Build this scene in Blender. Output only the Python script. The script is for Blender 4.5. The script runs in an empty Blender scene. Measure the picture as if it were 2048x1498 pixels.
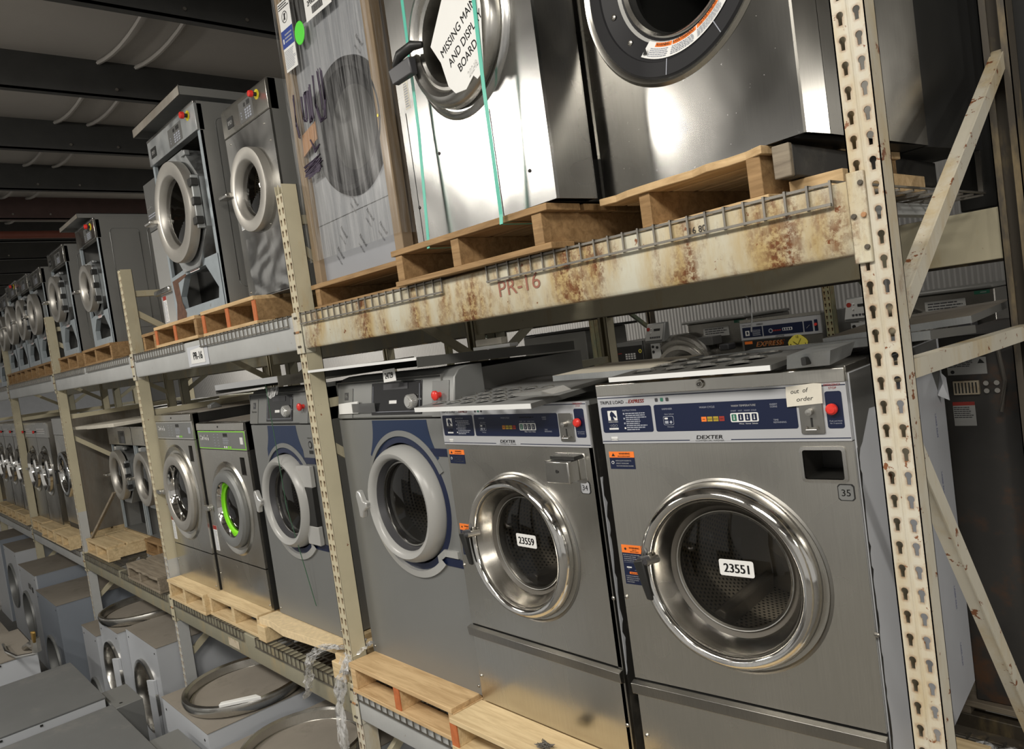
import bpy, bmesh, math, random
from mathutils import Matrix, Vector
random.seed(7)
S = bpy.context.scene
COL = S.collection
# ------------------------------------------------------------------ camera
cam_data = bpy.data.cameras.new('camera')
cam = bpy.data.objects.new('camera', cam_data)
COL.objects.link(cam)
RIGHT, DOWN, FWD = Vector(((0.665234, 0.734025, -0.136642))), Vector(((-0.053796, -0.135413, -0.989328))), Vector(((-0.744694, 0.665485, -0.050594)))
cam.matrix_world = Matrix(((RIGHT[0], -DOWN[0], -FWD[0], 0.0), (RIGHT[1], -DOWN[1], -FWD[1], -1.6),
                           (RIGHT[2], -DOWN[2], -FWD[2], 2.85), (0, 0, 0, 1)))
cam_data.sensor_width = 36.0
cam_data.lens = 1520.0 / 2048.0 * 36.0
cam_data.clip_start = 0.05
cam_data.clip_end = 80
S.camera = cam
# ------------------------------------------------------------------ world, lamps, exposure
S.view_settings.view_transform = 'Standard'
S.view_settings.look = 'None'
S.view_settings.exposure = 0.08
S.view_settings.gamma = 1.0
S.view_settings.use_curve_mapping = False
wd = bpy.data.worlds.new('world'); S.world = wd
wd.use_nodes = True
wd.node_tree.nodes['Background'].inputs[0].default_value = (1.0, 0.965, 0.90, 1)
wd.node_tree.nodes['Background'].inputs[1].default_value = 0.42
def area(loc, sx, sy, power, rot=(0, 0, 0), col=(1.0, 0.95, 0.87)):
    l = bpy.data.lights.new('ceiling_or_added_light', 'AREA')
    l.shape = 'RECTANGLE'; l.size = sx; l.size_y = sy; l.energy = power; l.color = col
    o = bpy.data.objects.new('ceiling_or_added_light', l)
    o.location = loc; o.rotation_euler = rot
    COL.objects.link(o)
    return o
# fluorescent fixtures hanging over the aisle in front of the racks, then added lamps
area((0.6, -2.6, 4.95), 1.3, 0.5, 70, (math.radians(30), 0, 0))
area((-1.7, -3.0, 5.0), 1.3, 0.5, 85, (math.radians(30), 0, 0))
area((5.4, -2.2, 4.6), 1.3, 0.5, 170, (math.radians(25), 0, 0))
area((-5.5, -2.8, 4.62), 1.1, 0.4, 70, (math.radians(30), 0, 0))
for x_ in (-7.5, -4.0, -0.5, 3.0): area((x_, -5.1, 4.9), 1.3, 0.5, 130, (math.radians(-25), 0, 0))  # added lamps that light the reflection panels for the steel fronts
# fixtures over the aisle behind the racks, one of them added
area((-3.2, 3.3, 4.9), 1.2, 0.4, 22)
area((3.6, 5.2, 4.6), 1.0, 0.4, 70)  # added to brighten the wall mirrored in the large washer's side
area((-9.0, 4.6, 4.9), 1.2, 0.4, 180)
area((-14.0, 4.6, 4.9), 1.2, 0.4, 300)
area((-20.0, 4.6, 4.9), 1.2, 0.4, 300)

# ------------------------------------------------------------------ materials
MATS = {}
def nodemat(name):
    m = bpy.data.materials.new(name); m.use_nodes = True
    nt = m.node_tree
    b = nt.nodes['Principled BSDF']
    return m, nt, b
def N(nt, t, **kw):
    n = nt.nodes.new(t)
    for k, v in kw.items():
        setattr(n, k, v)
    return n
def ramp(nt, src, stops):
    r = N(nt, 'ShaderNodeValToRGB')
    el = r.color_ramp.elements
    while len(el) < len(stops): el.new(0.5)
    for e, (p, c) in zip(el, stops):
        e.position = p; e.color = (c, c, c, 1) if not isinstance(c, tuple) else (*c, 1)
    nt.links.new(src, r.inputs[0])
    return r.outputs[0]
def noise(nt, scale, detail=4, rough=0.55, stretch=None, coord='Object', dist=0.0):
    tc = N(nt, 'ShaderNodeTexCoord')
    n = N(nt, 'ShaderNodeTexNoise')
    n.inputs['Scale'].default_value = scale
    n.inputs['Detail'].default_value = detail
    n.inputs['Roughness'].default_value = rough
    n.inputs['Distortion'].default_value = dist
    if stretch:
        mp = N(nt, 'ShaderNodeMapping')
        mp.inputs['Scale'].default_value = stretch
        nt.links.new(tc.outputs[coord], mp.inputs[0])
        nt.links.new(mp.outputs[0], n.inputs['Vector'])
    else:
        nt.links.new(tc.outputs[coord], n.inputs['Vector'])
    return n.outputs[0]
def mixc(nt, fac, a, b):
    m = N(nt, 'ShaderNodeMix', data_type='RGBA')
    if isinstance(fac, float): m.inputs[0].default_value = fac
    else: nt.links.new(fac, m.inputs[0])
    for i, c in ((6, a), (7, b)):
        if isinstance(c, tuple): m.inputs[i].default_value = (*c, 1)
        else: nt.links.new(c, m.inputs[i])
    return m.outputs[2]
def bump(nt, b, h, strength, dist=0.01):
    n = N(nt, 'ShaderNodeBump')
    n.inputs['Strength'].default_value = strength
    n.inputs['Distance'].default_value = dist
    nt.links.new(h, n.inputs['Height'])
    nt.links.new(n.outputs[0], b.inputs['Normal'])
def mat(name, col, rough=0.5, metal=0.0, var=0.0, vscale=6.0, dirt=None, bmp=0.0, emit=None, spec=0.5, vstretch=None):
    """paint / plastic / paper: colour with slight variation and optional dirt blotches"""
    m, nt, b = nodemat(name)
    b.inputs['Roughness'].default_value = rough
    b.inputs['Metallic'].default_value = metal
    b.inputs['Specular IOR Level'].default_value = spec
    c = col
    if var > 0:
        f = ramp(nt, noise(nt, vscale, 5, 0.6, vstretch), [(0.3, 0.0), (0.7, 1.0)])
        c = mixc(nt, f, tuple(x * (1 - var) for x in col), tuple(min(1, x * (1 + var * 0.6)) for x in col))
    if dirt:
        dc, lo, hi, sc = dirt
        f = ramp(nt, noise(nt, sc, 8, 0.65), [(lo, 0.0), (hi, 1.0)])
        c = mixc(nt, f, c, dc)
    if isinstance(c, tuple): b.inputs['Base Color'].default_value = (*c, 1)
    else: nt.links.new(c, b.inputs['Base Color'])
    if bmp > 0:
        bump(nt, b, noise(nt, 180, 3), bmp, 0.002)
    if emit:
        b.inputs['Emission Color'].default_value = (*emit[0], 1)
        b.inputs['Emission Strength'].default_value = emit[1]
    MATS[name] = m
    return m
def steel(name, col, rlo, rhi, stretch=(60, 60, 1.5), smear=2.2, spots=0.0, wav=0.0, dirt=None):
    m, nt, b = nodemat(name)
    b.inputs['Metallic'].default_value = 1.0
    g = noise(nt, 4.0, 6, 0.7, stretch)
    s = noise(nt, smear, 3, 0.5, dist=0.5)
    r = N(nt, 'ShaderNodeMapRange')
    r.interpolation_type = 'SMOOTHSTEP'; r.inputs['From Min'].default_value = 0.22; r.inputs['From Max'].default_value = 0.78
    r.inputs['To Min'].default_value = rlo; r.inputs['To Max'].default_value = rhi
    nt.links.new(s, r.inputs['Value'])
    nt.links.new(r.outputs[0], b.inputs['Roughness'])
    f = ramp(nt, g, [(0.3, 0.0), (0.7, 1.0)])
    c = mixc(nt, f, tuple(x * 0.86 for x in col), col)
    f2 = ramp(nt, s, [(0.2, 0.0), (0.9, 1.0)])
    c = mixc(nt, f2, c, mixc(nt, 0.25, c, (0.72, 0.68, 0.6)))
    if spots > 0:
        sp = ramp(nt, noise(nt, 55, 3, 0.8), [(0.66, 0.0), (0.72, spots)])
        c = mixc(nt, sp, c, (0.8, 0.79, 0.76))
        rr = N(nt, 'ShaderNodeMath', operation='MAXIMUM')
        nt.links.new(r.outputs[0], rr.inputs[0]); nt.links.new(sp, rr.inputs[1])
        nt.links.new(rr.outputs[0], b.inputs['Roughness'])
    if dirt:
        dc, lo, hi, sc, st = dirt
        fd = ramp(nt, noise(nt, sc, 8, 0.65, st), [(lo, 0.0), (hi, 1.0)])
        c = mixc(nt, fd, c, dc)
        mm = N(nt, 'ShaderNodeMath', operation='SUBTRACT'); mm.inputs[0].default_value = 1.0
        nt.links.new(fd, mm.inputs[1]); nt.links.new(mm.outputs[0], b.inputs['Metallic'])
    nt.links.new(c, b.inputs['Base Color'])
    if wav > 0:
        n1 = N(nt, 'ShaderNodeBump'); n1.inputs['Strength'].default_value = wav; n1.inputs['Distance'].default_value = 0.05
        nt.links.new(noise(nt, 2.2, 0, 0.5), n1.inputs['Height'])
        nt.links.new(n1.outputs[0], b.inputs['Normal'])
    else:
        bump(nt, b, g, 0.06, 0.002)
    MATS[name] = m
steel('stainless', (0.60, 0.585, 0.54), 0.17, 0.36, wav=0.07)
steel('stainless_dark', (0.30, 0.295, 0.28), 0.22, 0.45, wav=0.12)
steel('stainless_bright', (0.56, 0.56, 0.55), 0.16, 0.34, wav=0.12, spots=0.25)
steel('stainless_spotted', (0.42, 0.415, 0.40), 0.13, 0.26, wav=0.10, spots=0.5)
steel('stainless_dusty', (0.40, 0.38, 0.34), 0.35, 0.6, dirt=((0.20, 0.16, 0.12), 0.35, 0.75, 3.0, (3, 3, 0.6)))
steel('galvanized', (0.42, 0.44, 0.45), 0.35, 0.55, smear=7, dirt=((0.25, 0.27, 0.28), 0.4, 0.8, 6.0, None))
steel('galvanized_blue', (0.36, 0.43, 0.47), 0.3, 0.5, smear=7, dirt=((0.22, 0.15, 0.09), 0.62, 0.75, 7.0, None))
steel('chrome', (0.78, 0.77, 0.75), 0.05, 0.12, smear=5)
mat('cast_ring', (0.50, 0.48, 0.44), 0.42, metal=0.75, var=0.1, vscale=5)
steel('chrome_satin', (0.62, 0.61, 0.58), 0.2, 0.32, smear=5)
steel('wire_steel', (0.24, 0.225, 0.20), 0.4, 0.6, smear=9)
steel('lock_steel', (0.5, 0.48, 0.44), 0.3, 0.4)
mat('film_white', (0.62, 0.64, 0.68), 0.35, var=0.05, vscale=3)
mat('grey_paint', (0.235, 0.24, 0.235), 0.42, metal=0.35, var=0.06, vscale=2)
mat('grey_paint_light', (0.36, 0.365, 0.36), 0.4, metal=0.25, var=0.05)
mat('grey_paint_dark', (0.115, 0.115, 0.11), 0.5, var=0.1)
mat('grey_side', (0.205, 0.205, 0.195), 0.45, metal=0.2, var=0.08, vscale=2)
mat('near_black', (0.018, 0.018, 0.017), 0.45, var=0.2)
mat('black_gloss', (0.012, 0.012, 0.013), 0.15)
mat('black_matt', (0.03, 0.029, 0.027), 0.75, var=0.2)
mat('black_scratched', (0.035, 0.033, 0.03), 0.5, dirt=((0.12, 0.11, 0.09), 0.55, 0.85, 9.0))
mat('bezel_black', (0.016, 0.016, 0.018), 0.55, spec=0.3)
mat('zinc_pale', (0.40, 0.45, 0.48), 0.4, metal=0.3, var=0.12, vscale=8, dirt=((0.20, 0.15, 0.11), 0.66, 0.78, 9.0))
mat('rust_brown', (0.13, 0.065, 0.04), 0.8, var=0.3, vscale=30)
mat('film_grey', (0.30, 0.31, 0.335), 0.4, var=0.08, vscale=2)
mat('charcoal', (0.055, 0.055, 0.06), 0.4)
mat('plastic_grey', (0.40, 0.40, 0.385), 0.3, var=0.03)
mat('plastic_silver', (0.62, 0.62, 0.6), 0.22, metal=0.5)
mat('navy', (0.007, 0.013, 0.045), 0.35)
mat('navy_panel', (0.013, 0.028, 0.075), 0.35)
mat('panel_silver', (0.47, 0.48, 0.50), 0.35, metal=0.1)
mat('white_ink', (0.78, 0.78, 0.76), 0.5)
mat('grey_ink', (0.36, 0.38, 0.44), 0.5)
mat('black_ink', (0.015, 0.015, 0.015), 0.6)
mat('red_ink', (0.32, 0.03, 0.02), 0.5)
mat('rust_marker', (0.30, 0.12, 0.08), 0.6)
mat('orange_ink', (0.95, 0.22, 0.03), 0.5)
mat('orange_dim', (0.55, 0.2, 0.02), 0.5)
mat('yellow_ink', (0.9, 0.78, 0.12), 0.5)
mat('mustard', (0.42, 0.3, 0.03), 0.5)
mat('green_ink', (0.03, 0.16, 0.10), 0.5)
mat('lime', (0.26, 0.80, 0.02), 0.35)
mat('green_sticker', (0.10, 0.75, 0.05), 0.5)
mat('blue_ink', (0.02, 0.05, 0.28), 0.5)
mat('purple_marker', (0.045, 0.03, 0.06), 0.6)
mat('red_button', (0.75, 0.04, 0.03), 0.3)
mat('yellow_ring', (0.7, 0.6, 0.03), 0.4)
mat('paper', (0.80, 0.80, 0.78), 0.7, var=0.03)
mat('paper_dirty', (0.74, 0.70, 0.60), 0.8, var=0.08, vscale=20)
mat('sticker_tan', (0.55, 0.48, 0.36), 0.6, dirt=((0.3, 0.2, 0.1), 0.5, 0.7, 14.0))
mat('white_enamel', (0.50, 0.52, 0.55), 0.3, var=0.04, vscale=2)
mat('blue_grey_enamel', (0.25, 0.28, 0.325), 0.4, var=0.06, vscale=2)
mat('dusty_top', (0.24, 0.215, 0.18), 0.75, var=0.12, vscale=3, dirt=((0.14, 0.125, 0.10), 0.55, 0.8, 5.0))
mat('dusty_grey_top', (0.17, 0.175, 0.175), 0.5, metal=0.3, var=0.12, vscale=2, dirt=((0.26, 0.25, 0.23), 0.55, 0.9, 4.0))
mat('brown_glass', (0.09, 0.06, 0.045), 0.2)
mat('rusty_dark', (0.045, 0.042, 0.038), 0.6, var=0.3, vscale=3, dirt=((0.11, 0.05, 0.02), 0.52, 0.7, 6.0))
mat('concrete', (0.15, 0.145, 0.135), 0.8, var=0.15, vscale=2)
mat('wall_paint', (0.52, 0.54, 0.57), 0.6, var=0.05)
mat('insulation', (0.34, 0.32, 0.295), 0.75, var=0.08, vscale=1.2, bmp=0.1)
mat('purlin_paint', (0.05, 0.05, 0.048), 0.6, var=0.15)
mat('purlin_red', (0.085, 0.05, 0.045), 0.6, var=0.15)
mat('pipe_red', (0.20, 0.06, 0.04), 0.5, var=0.1)
mat('cardboard', (0.30, 0.22, 0.14), 0.8, var=0.12, vscale=8)
mat('tape_orange', (0.42, 0.22, 0.10), 0.5)
mat('rubber', (0.10, 0.09, 0.075), 0.5)
mat('strap_green', (0.10, 0.50, 0.38), 0.4)
mat('strap_dark', (0.05, 0.12, 0.07), 0.4)
mat('grey_lid', (0.13, 0.13, 0.122), 0.5, metal=0.2, var=0.08)
mat('lid_edge', (0.55, 0.56, 0.57), 0.3, metal=0.5)
mat('lid_edge_white', (0.80, 0.81, 0.80), 0.4)
mat('dusty_board', (0.60, 0.56, 0.46), 0.8, var=0.05)
mat('brass_valve', (0.35, 0.22, 0.06), 0.4, metal=0.6)
mat('drum_back', (0.30, 0.275, 0.235), 0.35, metal=0.45, var=0.12)
def wood(name, a, b_, scale=1.0):
    m, nt, b = nodemat(name)
    b.inputs['Roughness'].default_value = 0.75
    g = noise(nt, 3.0 * scale, 8, 0.65, (1.2, 14, 14), dist=0.6)
    f = ramp(nt, g, [(0.28, 0.0), (0.62, 1.0)])
    c = mixc(nt, f, a, b_)
    k = ramp(nt, noise(nt, 9, 3, 0.6), [(0.66, 0.0), (0.78, 0.6)])
    c = mixc(nt, k, c, tuple(x * 0.45 for x in a))
    nt.links.new(c, b.inputs['Base Color'])
    bump(nt, b, g, 0.25, 0.003)
    MATS[name] = m
wood('wood_fresh', (0.44, 0.28, 0.13), (0.70, 0.50, 0.27))
wood('wood_pale', (0.50, 0.36, 0.19), (0.74, 0.58, 0.34))
wood('wood_brown', (0.20, 0.115, 0.045), (0.40, 0.25, 0.115))
wood('wood_weathered', (0.16, 0.13, 0.095), (0.32, 0.27, 0.20))
mat('wood_orange_end', (0.55, 0.16, 0.05), 0.7, var=0.2, vscale=30)
mat('splinter', (0.78, 0.62, 0.38), 0.8, var=0.15, vscale=40)
def rack_paint(name, base, rustlo, rusthi, streak=True, speck=0.0):
    """cream rack enamel with rust blooms and dull scuffs"""
    m, nt, b = nodemat(name)
    c = mixc(nt, ramp(nt, noise(nt, 3, 5, 0.6), [(0.3, 0.0), (0.7, 1.0)]), base, tuple(x * 0.82 for x in base))
    # ochre staining
    st = ramp(nt, noise(nt, 2.2, 6, 0.7, (1.6, 1.6, 0.5) if streak else None), [(rustlo - 0.08, 0.0), (rusthi, 1.0)])
    c = mixc(nt, st, c, (0.50, 0.37, 0.17))
    big = ramp(nt, noise(nt, 2.0, 9, 0.72, (1.7, 1.7, 0.6) if streak else None), [(rustlo, 0.0), (rusthi, 1.0)])
    fine = ramp(nt, noise(nt, 42, 6, 0.75), [(0.42, 0.0), (0.54, 1.0)])
    mul = N(nt, 'ShaderNodeMath', operation='MULTIPLY')
    nt.links.new(big, mul.inputs[0]); nt.links.new(fine, mul.inputs[1])
    rc = mixc(nt, noise(nt, 60, 4), (0.07, 0.024, 0.010), (0.26, 0.095, 0.03))
    c = mixc(nt, mul.outputs[0], c, rc)
    # pinhole rust specks
    sp = ramp(nt, noise(nt, 24, 4, 0.7), [(0.70 - speck, 0.0), (0.73 - speck, 1.0)])
    c = mixc(nt, sp, c, (0.22, 0.08, 0.03))
    # wear round punched holes, stored as a mesh attribute
    at = N(nt, 'ShaderNodeAttribute', attribute_name='rust')
    ar = ramp(nt, at.outputs['Fac'], [(0.45, 0.0), (1.0, 0.7)])
    am = N(nt, 'ShaderNodeMath', operation='MULTIPLY')
    nt.links.new(ar, am.inputs[0])
    nt.links.new(ramp(nt, noise(nt, 70, 4, 0.7), [(0.35, 0.3), (0.6, 1.0)]), am.inputs[1])
    c = mixc(nt, am.outputs[0], c, (0.27, 0.13, 0.05))
    nt.links.new(c, b.inputs['Base Color'])
    b.inputs['Roughness'].default_value = 0.5
    bump(nt, b, fine, 0.08, 0.001)
    MATS[name] = m
rack_paint('rack_rusty', (0.68, 0.66, 0.54), 0.485, 0.60, speck=0.05)
rack_paint('rack_cream', (0.62, 0.565, 0.40), 0.64, 0.74)
rack_paint('rack_near', (0.66, 0.62, 0.51), 0.55, 0.68, speck=0.07)
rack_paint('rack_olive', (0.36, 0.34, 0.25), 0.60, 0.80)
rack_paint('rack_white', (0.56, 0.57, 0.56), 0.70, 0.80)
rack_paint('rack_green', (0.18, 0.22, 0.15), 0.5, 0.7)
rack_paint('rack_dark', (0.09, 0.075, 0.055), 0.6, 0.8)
def drum_mat(name, nu, nv, base=(0.22, 0.20, 0.175)):
    """perforated drum sheet: round holes laid out round the drum axis"""
    m, nt, b = nodemat(name)
    tc = N(nt, 'ShaderNodeTexCoord'); sx = N(nt, 'ShaderNodeSeparateXYZ')
    nt.links.new(tc.outputs['Object'], sx.inputs[0])
    def M(op, a, b2=None):
        n = N(nt, 'ShaderNodeMath', operation=op)
        for i, v in enumerate((a, b2)):
            if v is None: continue
            if isinstance(v, (int, float)): n.inputs[i].default_value = v
            else: nt.links.new(v, n.inputs[i])
        return n.outputs[0]
    ang = M('ARCTAN2', sx.outputs[0], sx.outputs[2])
    u = M('MULTIPLY', ang, nu / (2 * math.pi)); v = M('MULTIPLY', sx.outputs[1], nv)
    rowpar = M('MULTIPLY', M('MODULO', M('FLOOR', v), 2.0), 0.5)
    fu = M('SUBTRACT', M('FRACT', M('ADD', u, rowpar)), 0.5); fv = M('SUBTRACT', M('FRACT', v), 0.5)
    d = M('SQRT', M('ADD', M('MULTIPLY', fu, fu), M('MULTIPLY', fv, fv)))
    hole = M('LESS_THAN', d, 0.27)
    c = mixc(nt, hole, base, (0.012, 0.011, 0.01))
    nt.links.new(c, b.inputs['Base Color'])
    b.inputs['Metallic'].default_value = 0.35
    b.inputs['Roughness'].default_value = 0.38
    MATS[name] = m
drum_mat('drum_perforated', 96, 62, (0.46, 0.42, 0.35))
def glassy(name, tint, gloss=1.0, rough=0.02, base=0.0):
    """thin clear sheet: passes light, mirrors at grazing angles"""
    m = bpy.data.materials.new(name); m.use_nodes = True
    nt = m.node_tree; nt.nodes.clear()
    o = N(nt, 'ShaderNodeOutputMaterial'); t = N(nt, 'ShaderNodeBsdfTransparent'); g = N(nt, 'ShaderNodeBsdfGlossy')
    t.inputs[0].default_value = (*tint, 1); g.inputs['Roughness'].default_value = rough
    fr = N(nt, 'ShaderNodeFresnel'); fr.inputs[0].default_value = 1.5
    mx = N(nt, 'ShaderNodeMixShader')
    mm = N(nt, 'ShaderNodeMath', operation='MULTIPLY_ADD'); mm.inputs[1].default_value = gloss; mm.inputs[2].default_value = base
    nt.links.new(fr.outputs[0], mm.inputs[0])
    nt.links.new(mm.outputs[0], mx.inputs[0]); nt.links.new(t.outputs[0], mx.inputs[1]); nt.links.new(g.outputs[0], mx.inputs[2])
    nt.links.new(mx.outputs[0], o.inputs[0])
    MATS[name] = m
    return m, nt, mx, mm
glassy('door_glass', (0.80, 0.78, 0.74), 0.9)
glassy('clear_tape', (0.95, 0.95, 0.94), 0.8, 0.2, 0.12)
def wrap_film(name, gloss, scale, st, lo, hi, amt, white):
    """clear film with cloudy white stretch marks"""
    m, nt, mx, mm = glassy(name, (0.97, 0.97, 0.96), gloss, 0.25, 0.02)
    f = ramp(nt, noise(nt, scale, 5, 0.65, st, dist=0.8), [(lo, 0.0), (hi, amt)])
    df = N(nt, 'ShaderNodeBsdfDiffuse'); df.inputs[0].default_value = (white, white, white, 1)
    m2 = N(nt, 'ShaderNodeMixShader'); out = nt.nodes['Material Output']
    nt.links.new(f, m2.inputs[0]); nt.links.new(mx.outputs[0], m2.inputs[1]); nt.links.new(df.outputs[0], m2.inputs[2]); nt.links.new(m2.outputs[0], out.inputs[0])
wrap_film('stretch_wrap', 0.3, 7, (7, 7, 0.35), 0.42, 0.78, 0.30, 0.75)
wrap_film('wrap_scrap', 0.8, 12, (5, 5, 1), 0.38, 0.62, 0.75, 0.85)
def corrugated(name, col):
    m, nt, b = nodemat(name)
    tc = N(nt, 'ShaderNodeTexCoord'); w = N(nt, 'ShaderNodeTexWave')
    w.inputs['Scale'].default_value = 6.0
    nt.links.new(tc.outputs['Object'], w.inputs['Vector'])
    b.inputs['Base Color'].default_value = (*col, 1); b.inputs['Roughness'].default_value = 0.45
    bump(nt, b, w.outputs[0], 0.5, 0.02)
    MATS[name] = m
corrugated('corrugated', (0.30, 0.295, 0.285))
steel('cone_steel', (0.46, 0.44, 0.40), 0.12, 0.3, smear=4)

# ------------------------------------------------------------------ mesh builder
FONT = {}
def text_mesh(s, bold=0.0):
    key = (s, bold)
    if key in FONT: return FONT[key]
    c = bpy.data.curves.new('lettering', 'FONT'); c.body = s; c.resolution_u = 3
    c.offset = bold; c.fill_mode = 'FRONT'
    o = bpy.data.objects.new('lettering', c); COL.objects.link(o)
    bpy.context.view_layer.update()
    me = bpy.data.meshes.new_from_object(o.evaluated_get(bpy.context.evaluated_depsgraph_get()))
    vs = [tuple(v.co) for v in me.vertices]; fs = [tuple(p.vertices) for p in me.polygons]
    bpy.data.objects.remove(o); bpy.data.curves.remove(c); bpy.data.meshes.remove(me)
    xs = [v[0] for v in vs] or [0]; 
    FONT[key] = (vs, fs, min(xs), max(xs))
    return FONT[key]
class MB:
    def __init__(s):
        s.v = []; s.f = []; s.m = []; s.mats = []; s.T = Matrix.Identity(4); s.rust = []
    def mi(s, m):
        if m not in s.mats: s.mats.append(m)
        return s.mats.index(m)
    def add(s, vs, fs, m, rust=None):
        b = len(s.v); T = s.T
        s.v += [tuple(T @ Vector(v)) for v in vs]
        s.rust += rust if rust else [0.0] * len(vs)
        k = s.mi(m)
        for f in fs: s.f.append(tuple(i + b for i in f)); s.m.append(k)
        return s
    def box(s, x0, x1, y0, y1, z0, z1, m):
        v = [(x, y, z) for z in (z0, z1) for y in (y0, y1) for x in (x0, x1)]
        return s.add(v, [(0, 2, 3, 1), (4, 5, 7, 6), (0, 1, 5, 4), (2, 6, 7, 3), (0, 4, 6, 2), (1, 3, 7, 5)], m)
    def hexa(s, P, m):      # 8 corners: bottom 4 (ccw) then top 4
        return s.add(P, [(3, 2, 1, 0), (4, 5, 6, 7), (0, 1, 5, 4), (1, 2, 6, 5), (2, 3, 7, 6), (3, 0, 4, 7)], m)
    def prism(s, poly, y0, y1, m):  # poly in x,z ; extruded along y
        n = len(poly)
        v = [(x, y0, z) for x, z in poly] + [(x, y1, z) for x, z in poly]
        f = [tuple(range(n)), tuple(range(2 * n - 1, n - 1, -1))]
        f += [(i, i + n, (i + 1) % n + n, (i + 1) % n) for i in range(n)]
        return s.add(v, f, m)
    def prismx(s, poly, x0, x1, m):  # poly in y,z ; extruded along x
        n = len(poly)
        v = [(x0, y, z) for y, z in poly] + [(x1, y, z) for y, z in poly]
        f = [tuple(range(n)), tuple(range(2 * n - 1, n - 1, -1))]
        f += [(i, i + n, (i + 1) % n + n, (i + 1) % n) for i in range(n)]
        return s.add(v, f, m)
    def prismz(s, poly, z0, z1, m):
        n = len(poly)
        v = [(x, y, z0) for x, y in poly] + [(x, y, z1) for x, y in poly]
        f = [tuple(range(n)), tuple(range(2 * n - 1, n - 1, -1))]
        f += [(i, i + n, (i + 1) % n + n, (i + 1) % n) for i in range(n)]
        return s.add(v, f, m)
    def lathe(s, prof, m, cx=0, cz=0, n=56, closed=False, a0=0.0, a1=360.0, sx=1.0, sz=1.0):   # (r, y) about the y axis
        full = abs(a1 - a0 - 360) < 1e-6
        k = n if full else n + 1
        v = []
        for i in range(k):
            a = math.radians(a0 + (a1 - a0) * i / n)
            for r, y in prof: v.append((cx + sx * r * math.cos(a), y, cz + sz * r * math.sin(a)))
        p = len(prof); f = []
        for i in range(n):
            j = (i + 1) % k
            for q in range(p if closed else p - 1):
                q2 = (q + 1) % p
                f.append((i * p + q, i * p + q2, j * p + q2, j * p + q))
        return s.add(v, f, m)
    def lathez(s, prof, m, cx=0, cy=0, n=56):   # (r, z) about the z axis
        v = []; p = len(prof)
        for i in range(n):
            a = 2 * math.pi * i / n
            for r, z in prof: v.append((cx + r * math.cos(a), cy + r * math.sin(a), z))
        f = [(i * p + q, i * p + q + 1, ((i + 1) % n) * p + q + 1, ((i + 1) % n) * p + q) for i in range(n) for q in range(p - 1)]
        return s.add(v, f, m)
    def cyl(s, cx, cz, r, y0, y1, m, n=24):
        return s.prism([(cx + r * math.cos(2 * math.pi * i / n), cz + r * math.sin(2 * math.pi * i / n)) for i in range(n)], y0, y1, m)
    def tube(s, pts, r, m, n=8):
        pts = [Vector(p) for p in pts]; rings = []
        up = Vector((0, 0, 1))
        for i, p in enumerate(pts):
            d = (pts[min(i + 1, len(pts) - 1)] - pts[max(i - 1, 0)]).normalized()
            a = d.cross(up)
            if a.length < 1e-3: a = d.cross(Vector((1, 0, 0)))
            a.normalize(); b = d.cross(a)
            rr = r[i] if isinstance(r, (list, tuple)) else r
            rings.append([p + rr * (math.cos(2 * math.pi * k / n) * a + math.sin(2 * math.pi * k / n) * b) for k in range(n)])
        v = [tuple(q) for R in rings for q in R]; f = []
        for i in range(len(pts) - 1):
            for k in range(n):
                f.append((i * n + k, i * n + (k + 1) % n, (i + 1) * n + (k + 1) % n, (i + 1) * n + k))
        f += [tuple(range(n - 1, -1, -1)), tuple((len(pts) - 1) * n + k for k in range(n))]
        return s.add(v, f, m)
    def bar(s, a, b, w, h, m):     # square-section bar from a to b
        a = Vector(a); b = Vector(b); d = (b - a).normalized()
        p = d.cross(Vector((0, 0, 1)))
        if p.length < 1e-3: p = Vector((1, 0, 0))
        p.normalize(); q = p.cross(d)
        P = [c + sx * p * w / 2 + sz * q * h / 2 for c in (a, b) for sx, sz in ((-1, -1), (1, -1), (1, 1), (-1, 1))]
        return s.add([tuple(x) for x in P], [(3, 2, 1, 0), (4, 5, 6, 7), (0, 1, 5, 4), (1, 2, 6, 5), (2, 3, 7, 6), (3, 0, 4, 7)], m)
    def text(s, t, x, z, h, y, m, bold=0.0, shear=0.0, align='L', rot=0.0, sx=1.0, xm=None):
        if bold > 0:      # heavier strokes: the same word struck twice, a hair apart
            d_ = bold * h * 1.5
            for q in (-d_, d_): s.text(t, x + q * math.cos(rot), z + q * math.sin(rot), h, y, m, 0.0, shear, align, rot, sx)
            bold = 0.0
        vs, fs, a, b = text_mesh(t, 0.0)
        k = h / 0.72        # cap height of the built-in face at size 1
        w = (b - a) * k * sx
        off = {'L': 0, 'C': -w / 2, 'R': -w}[align]
        c, sn = math.cos(rot), math.sin(rot); out = []
        for vx, vy, vz in vs:
            px = (vx - a) * k * sx + off + vy * k * shear; pz = vy * k
            out.append((x + px * c - pz * sn, y, z + px * sn + pz * c))
        return s.add(out, fs, m)
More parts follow.
